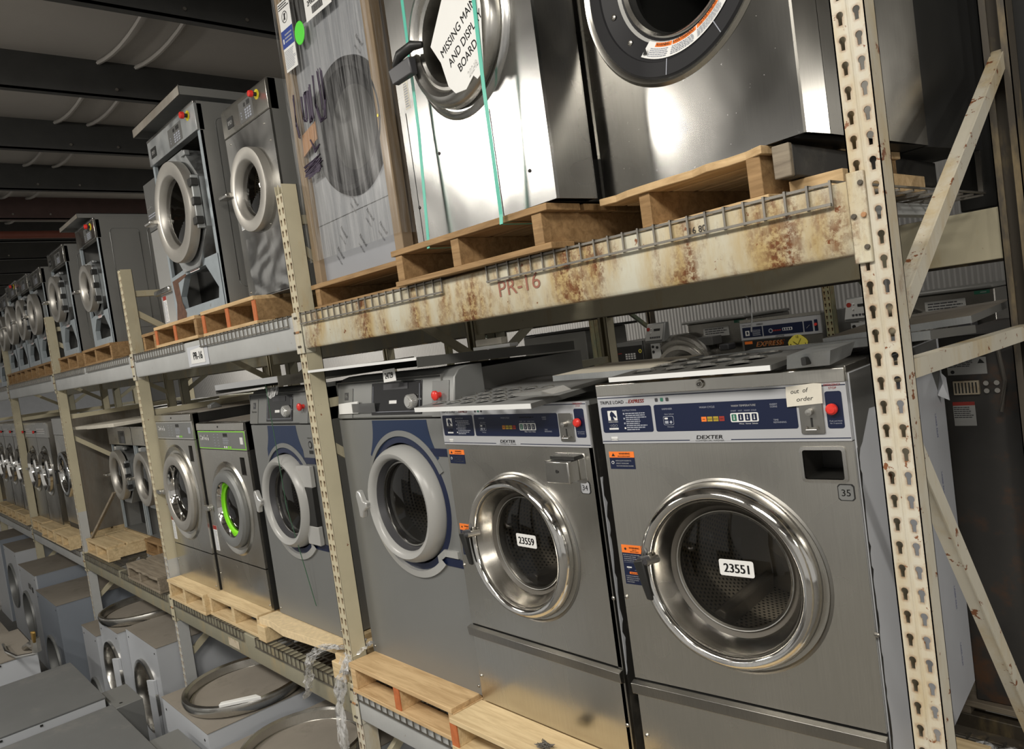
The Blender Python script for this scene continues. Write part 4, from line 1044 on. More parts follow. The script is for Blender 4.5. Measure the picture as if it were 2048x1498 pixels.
def washer_tall(label, loc, rz, W, H, dcx, dcz, R, first=True):
    """tall grey painted washer with dark display and blue arch"""
    t = thing('tall_washer', label, 'washing machine', loc, rz)
    h = W / 2; D = 0.80; fz = H - .188; hr = h - .075 if first else h
    q_ = cabinet(t, W - (h - hr), H - .02, D, 'grey_side', 'grey_lid', y0=.014); q_.location.x = -(h - hr) / 2
    m = MB(); m.holeplate(-h, hr, 0, fz, dcx, dcz, R * 1.0, 0, .014, 'grey_paint'); m.link('front_panel', t, bevel=0, smooth=False)
    m = MB().prismx([(0.0, fz + .004), (-.006, fz + .012), (0.02, H - .035), (.045, H - .008), (.08, H), (.16, H), (.16, fz + .004)], -h, h, 'grey_paint'); m.link('control_fascia', t, bevel=.004)
    def Y(z): return -.006 + (z - fz - .012) / (H - .035 - fz - .012) * .026 - .0025
    def slab(x0, x1, z0, z1, matn, off=0.0, tt=.003):
        return MB().hexa([(x0, Y(z0) - off, z0), (x1, Y(z0) - off, z0), (x1, Y(z0) - off + tt, z0), (x0, Y(z0) - off + tt, z0), (x0, Y(z1) - off, z1), (x1, Y(z1) - off, z1), (x1, Y(z1) - off + tt, z1), (x0, Y(z1) - off + tt, z1)], matn)
    k = W / .87
    d0, d1 = -.185 * k + dcx, .185 * k + dcx
    z0, z1 = fz + .020, fz + .152
    disp = slab(d0, d1, z0, z1, 'black_gloss', .001).link('display', t, bevel=.003)
    q = slab(d0 + .012, d1 - .012, z0 + .012, z0 + .0135, 'grey_ink', .0026, .001)
    q.v and None
    for a in ((d0 + .012, d0 + .0135), (d1 - .0135, d1 - .012)):
        s2 = slab(a[0], a[1], z0 + .012, z1 - .012, 'grey_ink', .0026, .001); q.add(s2.v, s2.f, 'grey_ink')
    s2 = slab(dcx - .045, dcx + .010, z0 + .045, z0 + .058, 'white_ink', .0028, .001); q.add(s2.v, s2.f, 'white_ink')
    s2 = slab(dcx - .09 * k, dcx + .09 * k, z1 - .030, z1 - .006, 'charcoal', .0028, .001); q.add(s2.v, s2.f, 'charcoal')
    q.link('display_print', disp, smooth=False)
    kx, kz = d1 - .055 * k, z0 + .052
    m = MB().lathe([(0.0003, -.034), (.018, -.034), (.0195, -.030), (.0235, -.030), (.026, -.026), (.029, -.006), (.029, .0)], 'plastic_silver', kx, kz, n=36)
    for i in range(24):
        a = 2 * math.pi * i / 24; m.box(kx + .0275 * math.cos(a) - .001, kx + .0275 * math.cos(a) + .001, -.027, -.004, kz + .0275 * math.sin(a) - .001, kz + .0275 * math.sin(a) + .001, 'plastic_grey')
    lab(m.link('dial_knob', t, loc=(0, Y(kz), 0)), 'ribbed silver dial knob')
    # left name block and right stop button block
    m = slab(-h + .028 * k, -h + .135 * k, z0 - .01, H - .05, 'grey_side' if not first else 'grey_paint', .0008, .002)
    bx = -h + .083 * k
    m.text('Electrolux', bx, z0 + .048, .0105, Y(z0 + .05) - .0012, 'charcoal', align='C', bold=.005)
    s2 = slab(bx - .017, bx + .017, z0 + .068, z0 + .102, 'charcoal', .0012, .001); m.add(s2.v, s2.f, 'charcoal')
    m.lathe([(.006, Y(z0 + .085) - .0024), (.010, Y(z0 + .085) - .0024)], 'grey_paint', bx, z0 + .085, n=20)
    m.quad(bx - .004, bx + .012, z0 + .083, z0 + .087, Y(z0 + .085) - .003, 'grey_paint', .0004)
    m.link('name_badge', t, smooth=False)
    m = slab(h - .135 * k, h - .03 * k, z0 - .012, H - .045, 'grey_paint', .001, .002); m.link('stop_button_plate', t, bevel=.002)
    ex, ez = (h - .085 * k, z0 + .07)
    m = MB().lathe([(.0003, -.034), (.013, -.033), (.0185, -.028), (.0185, -.020), (.011, -.014), (.011, 0)], 'red_button', ex, ez, n=28)
    lab(m.link('stop_button', t, loc=(0, Y(ez), 0)), 'red mushroom stop button')
    # blue arch above the door
    top = fz - .004; hw = .20 * k
    P = [(dcx - hw, top), (dcx + hw, top)]
    for i in range(9): a = i / 8; P.append((dcx + hw + .050 * k * a ** 2, top - (.15 * k) * a))
    for i in range(21):
        th = math.radians(38 + 104 * i / 20); P.append((dcx + R * 1.08 * math.cos(th), dcz + R * 1.08 * math.sin(th)))
    for i in range(9): a = 1 - i / 8; P.append((dcx - hw - .050 * k * a ** 2, top - (.15 * k) * a))
    m = MB(); n = len(P); m.prism(P, -.0012, -.0002, 'navy_panel'); m.link('blue_arch_decal', t, smooth=False)
    # silver curve running round the door and out to the right
    def arc(r0, r1, y0, y1, a0, a1, matn, name):
        q = MB(); n = 60
        for (ra, rb) in ((r0, r1),):
            v = []
            for i in range(n + 1):
                th = math.radians(a0 + (a1 - a0) * i / n); c_, s_ = math.cos(th), math.sin(th)
                for r, y in ((ra, y1), (ra, y0), (rb, y0 + .004), (rb, y1)): v.append((dcx + r * c_, y, dcz + r * s_))
            f = [(i * 4 + q_, i * 4 + q_ + 1, (i + 1) * 4 + q_ + 1, (i + 1) * 4 + q_) for i in range(n) for q_ in range(3)]
            q.add(v, f, matn)
        return q
    q = arc(R * 1.11, R * 1.20, -.008, .001, 28, 165, 'grey_paint', ''); q.link('grey_door_surround', t)
    q = arc(R * 1.11, R * 1.225, -.014, .001, 172, 312, 'plastic_silver', '')
    ex0, ez0 = dcx + R * 1.145 * math.cos(math.radians(312)), dcz + R * 1.145 * math.sin(math.radians(312))
    q.hexa([(ex0 - .03, -.012, ez0 - .012), (ex0 + .02, -.012, ez0 + .018), (ex0 + .02, .001, ez0 + .018), (ex0 - .03, .001, ez0 - .012), (ex0 - .035, -.010, ez0 + .014), (ex0 + .015, -.010, ez0 + .045), (ex0 + .015, .001, ez0 + .045), (ex0 - .035, .001, ez0 + .014)], 'plastic_silver')
    q.box(ex0 + .012, min(ex0 + .10, hr), -.010, .001, ez0 + .018, ez0 + .045, 'plastic_silver')
    q.link('silver_door_surround', t)
    q = arc(R * 1.0, R * 1.10, -.004, .012, 0, 360, 'navy', ''); q.box(dcx + R * .72, min(hr, dcx + R * 1.28), -.003, .0, dcz - R * .93, dcz - R * .80, 'navy'); q.box(dcx + R * .80, min(hr, dcx + R * 1.28), -.003, .0, dcz + R * .80, dcz + R * .92, 'navy')
    q.link('blue_door_groove', t)
    # door
    prof = [(R * .965, .012), (R * .965, -.015), (R * .945, -.036), (R * .91, -.052), (R * .86, -.064), (R * .80, -.060), (R * .765, -.050), (R * .75, -.035)]
    door = MB().lathe(prof, 'plastic_grey', dcx, dcz, n=80).link('door', t); lab(door, 'light grey plastic door ring')
    MB().lathe([(R * .75, -.038), (R * .725, -.022), (R * .705, -.005)], 'charcoal', dcx, dcz, n=64).link('inner_rim', door)
    MB().lathe([(R * .71, .0), (R * .70, -.012), (R * .675, -.012), (R * .665, .012)], 'chrome_satin', dcx, dcz, n=64).link('glass_rim', door)
    MB().lathe([(R * .72, .01), (R * .68, .05), (R * .70, .085)], 'rubber', dcx, dcz, n=48).link('door_gasket', door)
    glass_bowl(door, dcx, dcz, R * .68, -.006, .022, inward=False)
    m = MB(); hx = dcx - R * 1.04
    m.prism([(hx - .012, dcz - .062), (hx + .012, dcz - .066), (hx + .022, dcz - .035), (hx + .052, dcz - .018), (hx + .055, dcz + .006), (hx + .03, dcz + .012), (hx + .008, dcz + .052), (hx - .014, dcz + .055), (hx - .024, dcz + .03), (hx - .016, dcz - .01)], -.085, -.058, 'plastic_silver')
    lab(m.link('handle', door, bevel=.006), 'pale three-cornered door handle')
    if not first:
        m = MB().box(dcx + R * .62, min(h - .01, dcx + R * 1.2), -.030, -.005, dcz + R * .35, dcz + R * .78, 'plastic_grey'); m.link('hinge_cover', door, bevel=.004); m = MB().box(dcx + R * .70, min(h - .01, dcx + R * 1.2), -.030, -.005, dcz - R * .80, dcz - R * .42, 'plastic_grey'); m.link('hinge_cover', door, bevel=.004)
        m = MB().box(dcx + R * .8, min(h - .01, dcx + R * 1.18), -.03, -.003, dcz - R * .42, dcz + R * .35, 'near_black'); m.link('hinge_bar', door, bevel=.002)
        m = MB().cyl(h - .05, fz - .10, .019, -.002, -.0005, 'near_black', 24); m.cyl(h - .05, fz - .10, .012, -.003, -.002, 'grey_paint', 16); m.quad(h - .07, h - .03, fz - .145, fz - .128, -.002, 'near_black'); m.text('WARNING', h - .05, fz - .07, .007, -.001, 'near_black', align='C'); m.link('warning_label', t, smooth=False)
    drum(t, dcx, dcz, R * .92, .085, .44)
    for sx, sz in ((-h + .02, .03), (h - .02, .035)): screw(t, min(sx, hr - .02), sz, 0, .006)
    return t, Y
E1, Y1 = washer_tall('tall grey washer tagged 24729, right of the second upright', (-2.68, .10, 1.492), 0.0, .87, 1.272, .045, .735, .252)
o = MB(); o.prism([(-.046, -.026), (.046, -.026), (.048, .024), (-.042, .026)], 0, .0008, 'paper'); o.text('24729', 0, -.012, .024, -.0006, 'black_ink', bold=.03, align='C', sx=.72)
lab(o.link('number_sticker', E1, loc=(.075, -.03, 1.268), rot=(.0, -.05, 0), smooth=False), 'white sticker with black digits 24729')
o = MB().hexa([(-.09, -.006, -.024), (.075, -.006, -.022), (.075, 0, -.022), (-.09, 0, -.024), (-.088, -.004, .022), (.078, -.004, .03), (.078, 0.002, .03), (-.088, 0.002, .022)], 'paper'); o.quad(.03, .22, -.02, .02, -.007, 'clear_tape')
lab(o.link('taped_paper', E1, loc=(-.315, -.006, 1.137), smooth=False), 'blank torn paper taped over the name badge')
E2, Y2 = washer_tall('tall grey washer behind clear wrap lines, left of the second upright', (-3.745, .10, 1.495), 0.0, .72, 1.25, .015, .665, .252, first=False)
m = MB().add([(-.10, -.02, 1.262), (.06, -.02, 1.268), (.08, -.045, 1.225), (.0, -.05, 1.205), (-.06, -.04, 1.222), (-.02, -.035, 1.25)], [(0, 1, 5), (1, 2, 5), (2, 3, 5), (3, 4, 5), (4, 0, 5)], 'wrap_scrap')
lab(m.link('crumpled_tape', E2, loc=(.05, 0, 0)), 'crumpled clear tape over the top edge')
MB().tube([(-3.66, .02, 2.80), (-3.655, .03, 2.15), (-3.62, .09, 1.62)], .0022, 'strap_dark', 6).link('x')
o = bpy.data.objects['x']; o.name = 'thin_cord'; tag(o, 'thin dark green cord hanging down the front of the washer left of the second upright', 'cord')

def washer_small(label, loc, W, H, dcx, dcz, R, green, seam, pb):
    """stainless on-premise washer with small soap window"""
    t = thing('small_washer', label, 'washing machine', loc)
    h = W / 2; D = .72
    cabinet(t, W, H - .004, D, 'near_black', 'dusty_top', y0=.014)  # near-black sides put the shade of the gap between washers into colour
    sx0, sx1, sz0, sz1 = h - .125, h - .055, pb - .145, pb - .04
    m = MB(); zc = sz0 - .012
    m.holeplate(-h, h, seam + .004, zc, dcx, dcz, R * 1.0, 0, .014, 'stainless')
    m.box(-h, sx0, 0, .014, zc, pb - .003, 'stainless'); m.box(sx1, h, 0, .014, zc, pb - .003, 'stainless'); m.box(sx0, sx1, 0, .014, zc, sz0, 'stainless'); m.box(sx0, sx1, 0, .014, sz1, pb - .003, 'stainless')
    m.link('front_panel', t, smooth=False)
    m = MB().box(sx0, sx1, .03, .035, sz0, sz1, 'black_gloss'); m.box(sx0, sx0 + .003, 0, .03, sz0, sz1, 'stainless_dark'); m.box(sx1 - .003, sx1, 0, .03, sz0, sz1, 'stainless_dark'); m.box(sx0, sx1, 0, .03, sz0 - .0, sz0 + .003, 'stainless_dark'); m.link('soap_window', t, smooth=False)
    m = MB().box(-h + .001, h - .001, 0, .014, .004, seam - .002, 'stainless_dusty' if False else 'stainless'); m.link('lower_panel', t)
    m = MB().prismx([(0.0, pb), (.0, H - .05), (.006, H - .05), (.006, H - .048), (-.004, H - .046), (-.002, H - .004), (.01, H), (.05, H), (.05, pb)], -h, h, 'stainless'); o_ = m.link('top_trim', t, bevel=.001)
    MB().cyl(-.01, H - .025, .006, -.005, -.001, 'near_black', 14).link('lock', o_)
    m = MB().quad(-h + .006, h - .006, pb + .004, H - .052, -.001, 'lime' if green else 'plastic_grey'); m.quad(-h + .011, h - .011, pb + .009, H - .057, -.0018, 'grey_paint', .0008)
    zc_ = (pb + H - .05) / 2; y2 = -.0024
    m.text('Huebsch', -h + .05, zc_ - .002, .036, y2 - .001, 'white_ink', bold=.05, sx=.8); m.text('20' if not green else '3', -h + .10, zc_ - .03, .010, y2, 'grey_ink')
    m.rrect(.05, .115, zc_ + .022, zc_ + .042, .002, y2, 'near_black', .0005); m.rrect(h - .075, h - .035, zc_ - .02, zc_ + .02, .002, y2, 'white_ink' if green else 'grey_ink', .0005)
    for i in range(5):
        m.quad(-.10, -.085, zc_ - .035 + i * .017, zc_ - .032 + i * .017, y2, 'grey_ink', .0005); m.quad(-.04, -.025, zc_ - .035 + i * .017, zc_ - .032 + i * .017, y2, 'grey_ink', .0005)
    for i in range(4): m.rrect(.045 + i * .03, .062 + i * .03, zc_ - .046, zc_ - .034, .002, y2, 'white_ink' if i < 2 else 'lime', .0005)
    m.lines(.04, .13, zc_ - .025, zc_ + .015, 4, y2, 'grey_ink', .4, .2, 5)
    m.link('control_panel', t, smooth=False)
    # raised dished surround and door
    MB().lathe([(R * 1.22, .0005), (R * 1.17, -.010), (R * 1.12, -.004), (R * 1.04, .002), (R * 1.0, .006)], 'stainless', dcx, dcz, n=72).link('door_surround', t)
    pm = 'grey_paint' if green else 'cast_ring'
    door = MB().lathe([(R * .99, .006), (R * .99, -.022), (R * .94, -.036), (R * .80, -.040), (R * .72, -.034), (R * .69, -.02)], pm, dcx, dcz, n=72).link('door', t)
    lab(door, 'dark grey round door with a lime inner ring' if green else 'satin steel round door')
    MB().lathe([(R * .70, -.03), (R * .66, -.012), (R * .645, .014)], 'chrome', dcx, dcz, n=64).link('inner_rim', door)
    if green: lab(MB().lathe([(R * .655, -.006), (R * .645, .006), (R * .595, .012)], 'lime', dcx, dcz, n=48).link('lime_ring', door), 'bright lime green ring inside the glass')
    MB().lathe([(R * .67, .02), (R * .67, .08), (R * .60, .10), (R * .64, .12)], 'rubber', dcx, dcz, n=48).link('door_gasket', door)
    glass_bowl(door, dcx, dcz, R * .645, .015, .02)
    hx = dcx - R * .98
    m = MB().rrect(hx - .075, hx + .01, dcz - .018, dcz + .012, .010, -.065, 'chrome_satin', .024); m.box(hx - .02, hx + .04, -.05, -.02, dcz - .02, dcz + .016, 'chrome_satin')
    lab(m.link('handle', door, bevel=.003), 'chrome pull handle')
    info_strip(t, -h + .012, -h + .072, seam + .03, seam + .19, seed=8)
    drum(t, dcx, dcz, R * .85, .09, .40)
    m = MB().prismx([(.25, H - .002), (.25, H + .02), (.29, H + .035), (.31, H + .02), (.33, H - .002)], -.02, .04, 'stainless_bright' if False else 'galvanized'); m.link('top_bracket', t, bevel=.002)
    for sx, sz in ((h - .02, .03), (-h + .02, .12)): screw(t, sx, sz, 0, .005)
    return t
washer_small('small stainless washer with a lime green ring inside its door', (-4.545, .085, 1.492), .735, 1.085, .02, .565, .235, True, .240, .922)
washer_small('small stainless washer with plain satin door, right of the third upright', (-5.29, .065, 1.492), .71, 1.150, -.03, .62, .268, False, .240, .982)
# ------------------------------------------------------------------ upper shelf machines
def estop(t, x, z, y, r=.017, ring=True):
    m = MB()
    if ring: m.lathe([(.0003, y - .002), (r * 1.45, y - .002), (r * 1.5, y)], 'yellow_ring', x, z, n=28)
    m.lathe([(r * .6, y - .002), (r * .6, y - .020)], 'near_black', x, z, n=20)
    m.lathe([(r * .6, y - .020), (r, y - .022), (r, y - .034), (r * .85, y - .04), (.0003, y - .041)], 'red_button', x, z, n=28)
    return lab(m.link('stop_button', t), 'red stop button on a yellow ring' if ring else 'red stop button')
def keypad(t, x0, x1, z0, z1, y):
    m = MB().quad(x0, x1, z0, z1, y, 'grey_paint_dark')
    w = x1 - x0; h = z1 - z0
    for i in range(3):
        for j in range(4): m.rrect(x0 + w * (.42 + .16 * i), x0 + w * (.53 + .16 * i), z0 + h * (.08 + .13 * j), z0 + h * (.17 + .13 * j), .002, y - .0008, 'grey_ink', .0006)
    m.rrect(x0 + w * .38, x0 + w * .50, z0 + h * .68, z0 + h * .86, .002, y - .0008, 'near_black', .0006); m.rrect(x0 + w * .6, x0 + w * .82, z0 + h * .68, z0 + h * .90, .002, y - .0008, 'near_black', .0006)
    for j in range(3): m.cyl(x0 + w * .15, z0 + h * (.2 + .14 * j), .004, y - .001, y, 'grey_ink', 8)
    return m.link('keypad', t, smooth=False)
def badge(t, x0, x1, z0, z1, y, s='IPSO'):
    m = MB().rrect(x0, x1, z0, z1, .003, y - .003, 'near_black', .003); m.text(s, (x0 + x1) / 2, z0 + (z1 - z0) * .3, (z1 - z0) * .4, y - .0036, 'white_ink', bold=.03, align='C', sx=.8)
    return m.link('name_badge', t, smooth=False)
def pull(door, x, z, y, m='chrome_satin'):
    q = MB(); q.T = Matrix.Translation((x, y, z))
    q.prismx([(-.045, -.012), (-.05, .0), (-.045, .012), (-.005, .015), (0, .01), (0, -.012)], -.075, .02, m)
    return lab(q.link('handle', door, bevel=.004), 'chunky chrome handle')
def ring_door(t, cx, cz, R, y, wide=.30, mt='cast_ring', flat=True):
    pr = [(R, y + .02), (R, y - .022), (R * .985, y - .030), (R * (1 - wide) + .01, y - .034), (R * (1 - wide), y - .028), (R * (1 - wide) - .012, y + .0), (R * (1 - wide) - .016, y + .03)]
    d = MB().lathe(pr, mt, cx, cz, n=72).link('door', t)
    lab(d, 'wide flat satin steel door ring')
    glass_bowl(d, cx, cz, R * (1 - wide) - .012, y + .005, .02)
    return d
# narrow stainless washer
t = thing('stainless_washer', 'narrow stainless washer with red stop button, left of the wrapped crate', 'washing machine', (-3.60, .10, 3.219))
W, H = .535, .985; h = W / 2
cabinet(t, W, H, .72, 'grey_side', 'grey_side', y0=.012)
m = MB().holeplate(-h, h, 0.0, .835, -.005, .52, .19, 0, .012, 'stainless_bright'); lab(m.link('front_panel', t, smooth=False), 'wavy bright stainless front')
m = MB().prismx([(0, .838), (-.004, .842), (-.004, .965), (.004, .985), (.05, .985), (.05, .838)], -h, h, 'stainless'); m.link('control_fascia', t, bevel=.002)
badge(t, -.20, -.13, .872, .925, -.004); keypad(t, -.05, .11, .855, .955, -.0045); estop(t, .165, .935, -.004, .016)
d = ring_door(t, -.005, .52, .205, -.012, .31); pull(d, -.205, .535, -.03)
drum(t, -.005, .52, .17, .06, .4)
gasket(t, -.005, .52, .145, .0, .06)
info_strip(t, -.23, -.18, .36, .52, seed=4)
for sx, sz in ((-.21, .80), (.19, .79), (.23, .70), (-.15, .30), (.1, .33), (-.24, .04)): screw(t, sx, sz, 0, .005)
m = MB()     # bright bent film left on the lower front
vs = []; fs = []; nx, nz = 14, 18; rg = random.Random(3)
for i in range(nx + 1):
    for j in range(nz + 1):
        x = -h + .08 + (W - .09) * i / nx; z = .005 + .30 * j / nz
        vs.append((x, -.004 - .004 * math.sin(x * 60 + 5 * math.sin(z * 17)) * math.sin(z * 26 + 2 * math.sin(x * 21)) - .003, z))
for i in range(nx):
    for j in range(nz): a = i * (nz + 1) + j; fs.append((a, a + 1, a + nz + 2, a + nz + 1))
m.add(vs, fs, 'stainless_bright'); lab(m.link('rumpled_cover_sheet', t), 'rumpled bright sheet over the lower front')

def open_dryer(label, loc, W, H, ring, lid=None, detail=True, rusty=False, badge_=True, group=None, tall=.15, stop=True, depth=.74, cut=True, seed=0, name='open_dryer'):
    """grey machine with its front skin removed: octagonal tub front, ring door, framed cut-out below"""
    t = thing(name, label, 'washing machine', loc, group=group)
    h = W / 2; cx, cz, R = ring
    cabinet(t, W, H, depth, 'grey_side', 'grey_side', y0=.004, floor_=True)
    # stiffening outlines pressed into the right side
    m = MB()
    for (a, b) in ((.09, .30), (.36, depth - .07)):
        P = [(h + .0008, y, z) for y, z in rr_poly(a, b, .10, H - .08, .03, 4)]; P.append(P[0]); m.tube(P, .0022, 'grey_paint', 5)
    m.link('side_pressing', t)
    m = MB().box(-h, h, -.012, .03, H - tall, H - .012, 'galvanized' if rusty else 'stainless'); m.box(-h, h, -.014, .0, H - .014, H, 'stainless_bright'); fa = m.link('control_fascia', t, bevel=.002)
    if badge_: badge(t, -h + .05, -h + .14, H - tall + .035, H - .06, -.012)
    keypad(t, -.03, .18, H - tall + .012, H - .04, -.0125)
    if stop: estop(t, h - .10, H - .05, -.012, .018)
    # dark interior bulkhead
    MB().box(-h + .005, h - .005, .16, .165, .01, H - tall, 'near_black').link('bulkhead', t)
    # octagonal tub front
    a = R * 1.18; P = []
    for k in range(8):
        th = math.radians(22.5 + 45 * k); P.append((cx + a * math.cos(th), cz + a * 1.05 * math.sin(th)))
    n = 8; v = [(x, -.02, z) for x, z in P]; nn = 48
    q = MB(); inn = [(cx + R * .9 * math.cos(2 * math.pi * i / nn), cz + R * .9 * math.sin(2 * math.pi * i / nn)) for i in range(nn)]
    outp = []
    for i in range(nn):
        th = 2 * math.pi * i / nn; k = (th - math.radians(22.5)) % math.radians(45) - math.radians(22.5)
        rr = a * math.cos(math.radians(22.5)) / math.cos(k); outp.append((cx + rr * math.cos(th), cz + rr * 1.05 * math.sin(th)))
    vs = [(x, -.01, z) for x, z in inn] + [(x, -.02, z) for x, z in outp] + [(x, .15, z) for x, z in outp]
    fs = [f for i in range(nn) for f in ((i, (i + 1) % nn, nn + (i + 1) % nn, nn + i), (nn + i, nn + (i + 1) % nn, 2 * nn + (i + 1) % nn, 2 * nn + i))]
    q.add(vs, fs, 'galvanized'); q.link('tub_front', t, bevel=.0)
    d = ring_door(t, cx, cz, R, -.05, .29 if detail else .33)
    if detail:
        pull(d, cx - R, cz + .0, -.075)
        m = MB()
        for dz_ in (-.10, .0, .10): m.box(cx + R * .93, cx + R * 1.12, -.07, -.03, cz + dz_ - .02, cz + dz_ + .02, 'near_black')
        m.box(cx + R * 1.0, cx + R * 1.06, -.06, -.02, cz - .14, cz + .14, 'galvanized'); m.link('hinge', d, bevel=.003)
        m = MB().box(cx - h * .42, cx - h * .3, -.03, 0.0, cz + R * .98, cz + R * 1.12, 'plastic_silver'); m.box(cx + h * .3, cx + h * .45, -.03, .0, cz + R * 1.0, cz + R * 1.1, 'galvanized'); m.link('latch_bracket', t, bevel=.003)
    else:
        pull(d, cx - R, cz, -.075, 'lock_steel')
    gasket(t, cx, cz, R * .68, -.04, .10)
    drum(t, cx, cz, R * .85, .05, .36)
    # side flanges of the opening and the cut-out panel underneath
    m = MB().box(-h, -h + .03, 0, .02, 0, H - tall, 'zinc_pale'); m.link('front_flange', t, bevel=.001); m = MB().box(h - .03, h, 0, .02, 0, H - tall, 'zinc_pale'); m.link('front_flange', t, bevel=.001)
    if cut:
        top = cz - R * 1.02; mm = 'zinc_pale'
        o = [(-h + .02, .0), (h - .01, .0), (h - .01, top), (h * .25, top - .01), (-h + .03, top - .03)]
        hole = [(-h * .62, .055), (h * .80, .055), (h * .86, .11), (h * .50, top - .035), (-h * .34, top - .045), (-h * .64, .13)]
        # frame made from quads between outline and hole
        N_ = 6; oo = [(-h + .02, 0), (h - .01, 0), (h - .01, .13), (h * .5, top), (-h * .35, top - .01), (-h + .02, .14)]
        q = MB(); vs = [(x, -.004, z) for x, z in oo] + [(x, -.004, z) for x, z in hole] + [(x, .03, z) for x, z in hole]
        fs = [f for i in range(N_) for f in ((i, (i + 1) % N_, N_ + (i + 1) % N_, N_ + i), (N_ + i, N_ + (i + 1) % N_, 2 * N_ + (i + 1) % N_, 2 * N_ + i))]
        q.add(vs, fs, mm); q.add([(h - .01, -.004, .13), (h - .01, -.004, top), (h * .5, -.004, top)], [(0, 1, 2)], mm); q.add([(-h + .02, -.004, .14), (-h * .35, -.004, top - .01), (-h + .02, -.004, top - .03)], [(0, 1, 2)], mm)
        o_ = q.link('lower_panel', t, smooth=False); lab(o_, 'lower panel with a large open cut-out')
        m = MB().quad(-h * .1, h * .28, top - .045, top - .018, -.006, 'paper'); m.lines(-h * .08, h * .26, top - .043, top - .02, 3, -.0065, 'red_ink'); m.link('warning_label', t, smooth=False)
        if rusty:
            m = MB().prism([(-h + .02, .0), (-h * .55, .0), (-h * .5, .03), (-h * .62, .10), (-h * .66, top - .07), (-h * .3, top - .05), (-h * .3, top - .035), (-h + .04, top - .05), (-h + .06, .1)], -.0055, -.004, 'rust_brown'); lab(m.link('rusted_edge', t, smooth=False), 'rusted left edge of the cut-out')
    if lid:
        x0, x1, y0, y1, z0, z1 = lid
        m = MB().box(x0, x1, y0, y1, z1 - .006, z1, 'galvanized'); m.box(x0, x1, y0, y0 + .004, z0, z1, 'stainless_dusty'); m.box(x1 - .004, x1, y0, y1, z0, z1, 'grey_side'); m.box(x0, x0 + .004, y0, y1, z0, z1, 'grey_side')
        lab(m.link('loose_top', t, bevel=.001), 'loose top panel overhanging the front')
    return t
open_dryer('grey machine with its front skin missing and a rusted cut-out below the door', (-4.345, .01, 3.209), .775, 1.075, (.035, .565, .275), lid=(-.46, .345, -.06, .74, 1.115, 1.165), rusty=True)
# slim neighbour with a bright front
t = thing('stainless_washer', 'slim stainless machine squeezed to the left of the open front dryer', 'washing machine', (-4.925, .05, 3.205))
W, H = .29, .90; h = W / 2
cabinet(t, W, H, .62, 'grey_side', y0=.012)
MB().box(-h, h, 0, .012, 0, .60, 'plastic_silver').link('front_panel', t); MB().box(-h, h, -.003, .012, .604, H, 'grey_paint_dark').link('control_fascia', t, bevel=.002)
m = MB().text('Huebsch', -h + .02, .74, .024, -.0035, 'white_ink', bold=.02, sx=.8); m.lines(-h + .02, h - .1, .68, .71, 2, -.0035, 'grey_ink'); m.link('panel_print', t, smooth=False)
MB().box(-h - .04, h - .05, -.03, -.0, .20, .235, 'chrome_satin').link('handle', t, bevel=.008)
info_strip(t, -h + .03, -h + .09, .03, .19, seed=9)
# the row of open dryers running away to the left
open_dryer('grey dryer showing its large bare side panel, left of the third upright', (-6.54, .05, 3.209), .56, .945, (.045, .445, .18), lid=(-.36, .22, -.10, .5, .955, .99), depth=.72, badge_=False)
open_dryer('open dryer next left of the bare-sided one, nearer of a pair', (-7.60, .05, 3.209), .60, .935, (.02, .50, .20), detail=True, depth=.6, stop=False)
open_dryer('open dryer behind the fourth upright, farther of a pair', (-8.60, .05, 3.209), .60, .90, (.02, .48, .20), detail=False, depth=.6, stop=False)
open_dryer('open dryer first past the fourth upright', (-9.22, .05, 3.209), .60, .93, (.03, .49, .21), detail=True, depth=.6, stop=False)
open_dryer('second open dryer past the fourth upright, with a red button', (-9.84, .05, 3.209), .60, .95, (.0, .50, .21), detail=False, depth=.6)
open_dryer('open dryer beside the fifth upright on the upper shelf', (-10.42, .05, 3.209), .55, .90, (.0, .46, .20), detail=False, depth=.6, stop=False)
open_dryer('farthest open dryer at the left edge of the photo', (-11.15, .05, 3.09), .66, .98, (.0, .48, .20), detail=False, depth=.6, stop=False)

# large washer with black bezel, right end of the upper shelf
t = thing('large_washer', 'large stainless washer with a wide black bezel round its window', 'washing machine', (-1.152, .135, 3.212), -.128)
m = MB(); cx, cz, R = .02, .548, .305; H = 1.25
m.holeplate(-.318, .349, 0, H, cx, cz, R, 0, .01, 'stainless_spotted', n=96)
lab(m.link('front_panel', t, smooth=False), 'spotted mirror-like stainless front')
m = MB(); P = [(-.318, 0.0)] + [(-.318 - .036 * math.sin(math.radians(a)), .036 - .036 * math.cos(math.radians(a))) for a in (22, 45, 67, 90)] + [(-.354, .10)]
for i in range(len(P) - 1):
    (a, b), (c_, d_) = P[i], P[i + 1]; m.add([(a, b, 0), (c_, d_, 0), (c_, d_, H), (a, b, H)], [(0, 1, 2, 3)], 'stainless')
m.link('rounded_corner', t)
m = MB().add([(.349, 0, 0), (.3535, .004, 0), (.353, .098, 0), (.353, .098, H), (.3535, .004, H), (.349, 0, H)], [(0, 1, 4, 5), (1, 2, 3, 4)], 'stainless'); m.link('side_return', t, smooth=False)
m = MB().add([(.353, .10, 0), (.312, .63, 0), (.312, .63, H), (.353, .10, H)], [(0, 1, 2, 3)], 'stainless'); lab(m.link('side_panel', t, smooth=False), 'mirror-like stainless side panel')
m = MB().box(-.35, .30, .63, .98, 0, H, 'near_black'); m.box(-.35, -.345, .1, .64, 0, H, 'grey_side'); m.box(-.35, .31, .1, .64, H - .01, H, 'grey_side'); m.box(-.35, .31, .02, .64, 0.0, .01, 'near_black')
m.link('rear_housing', t)
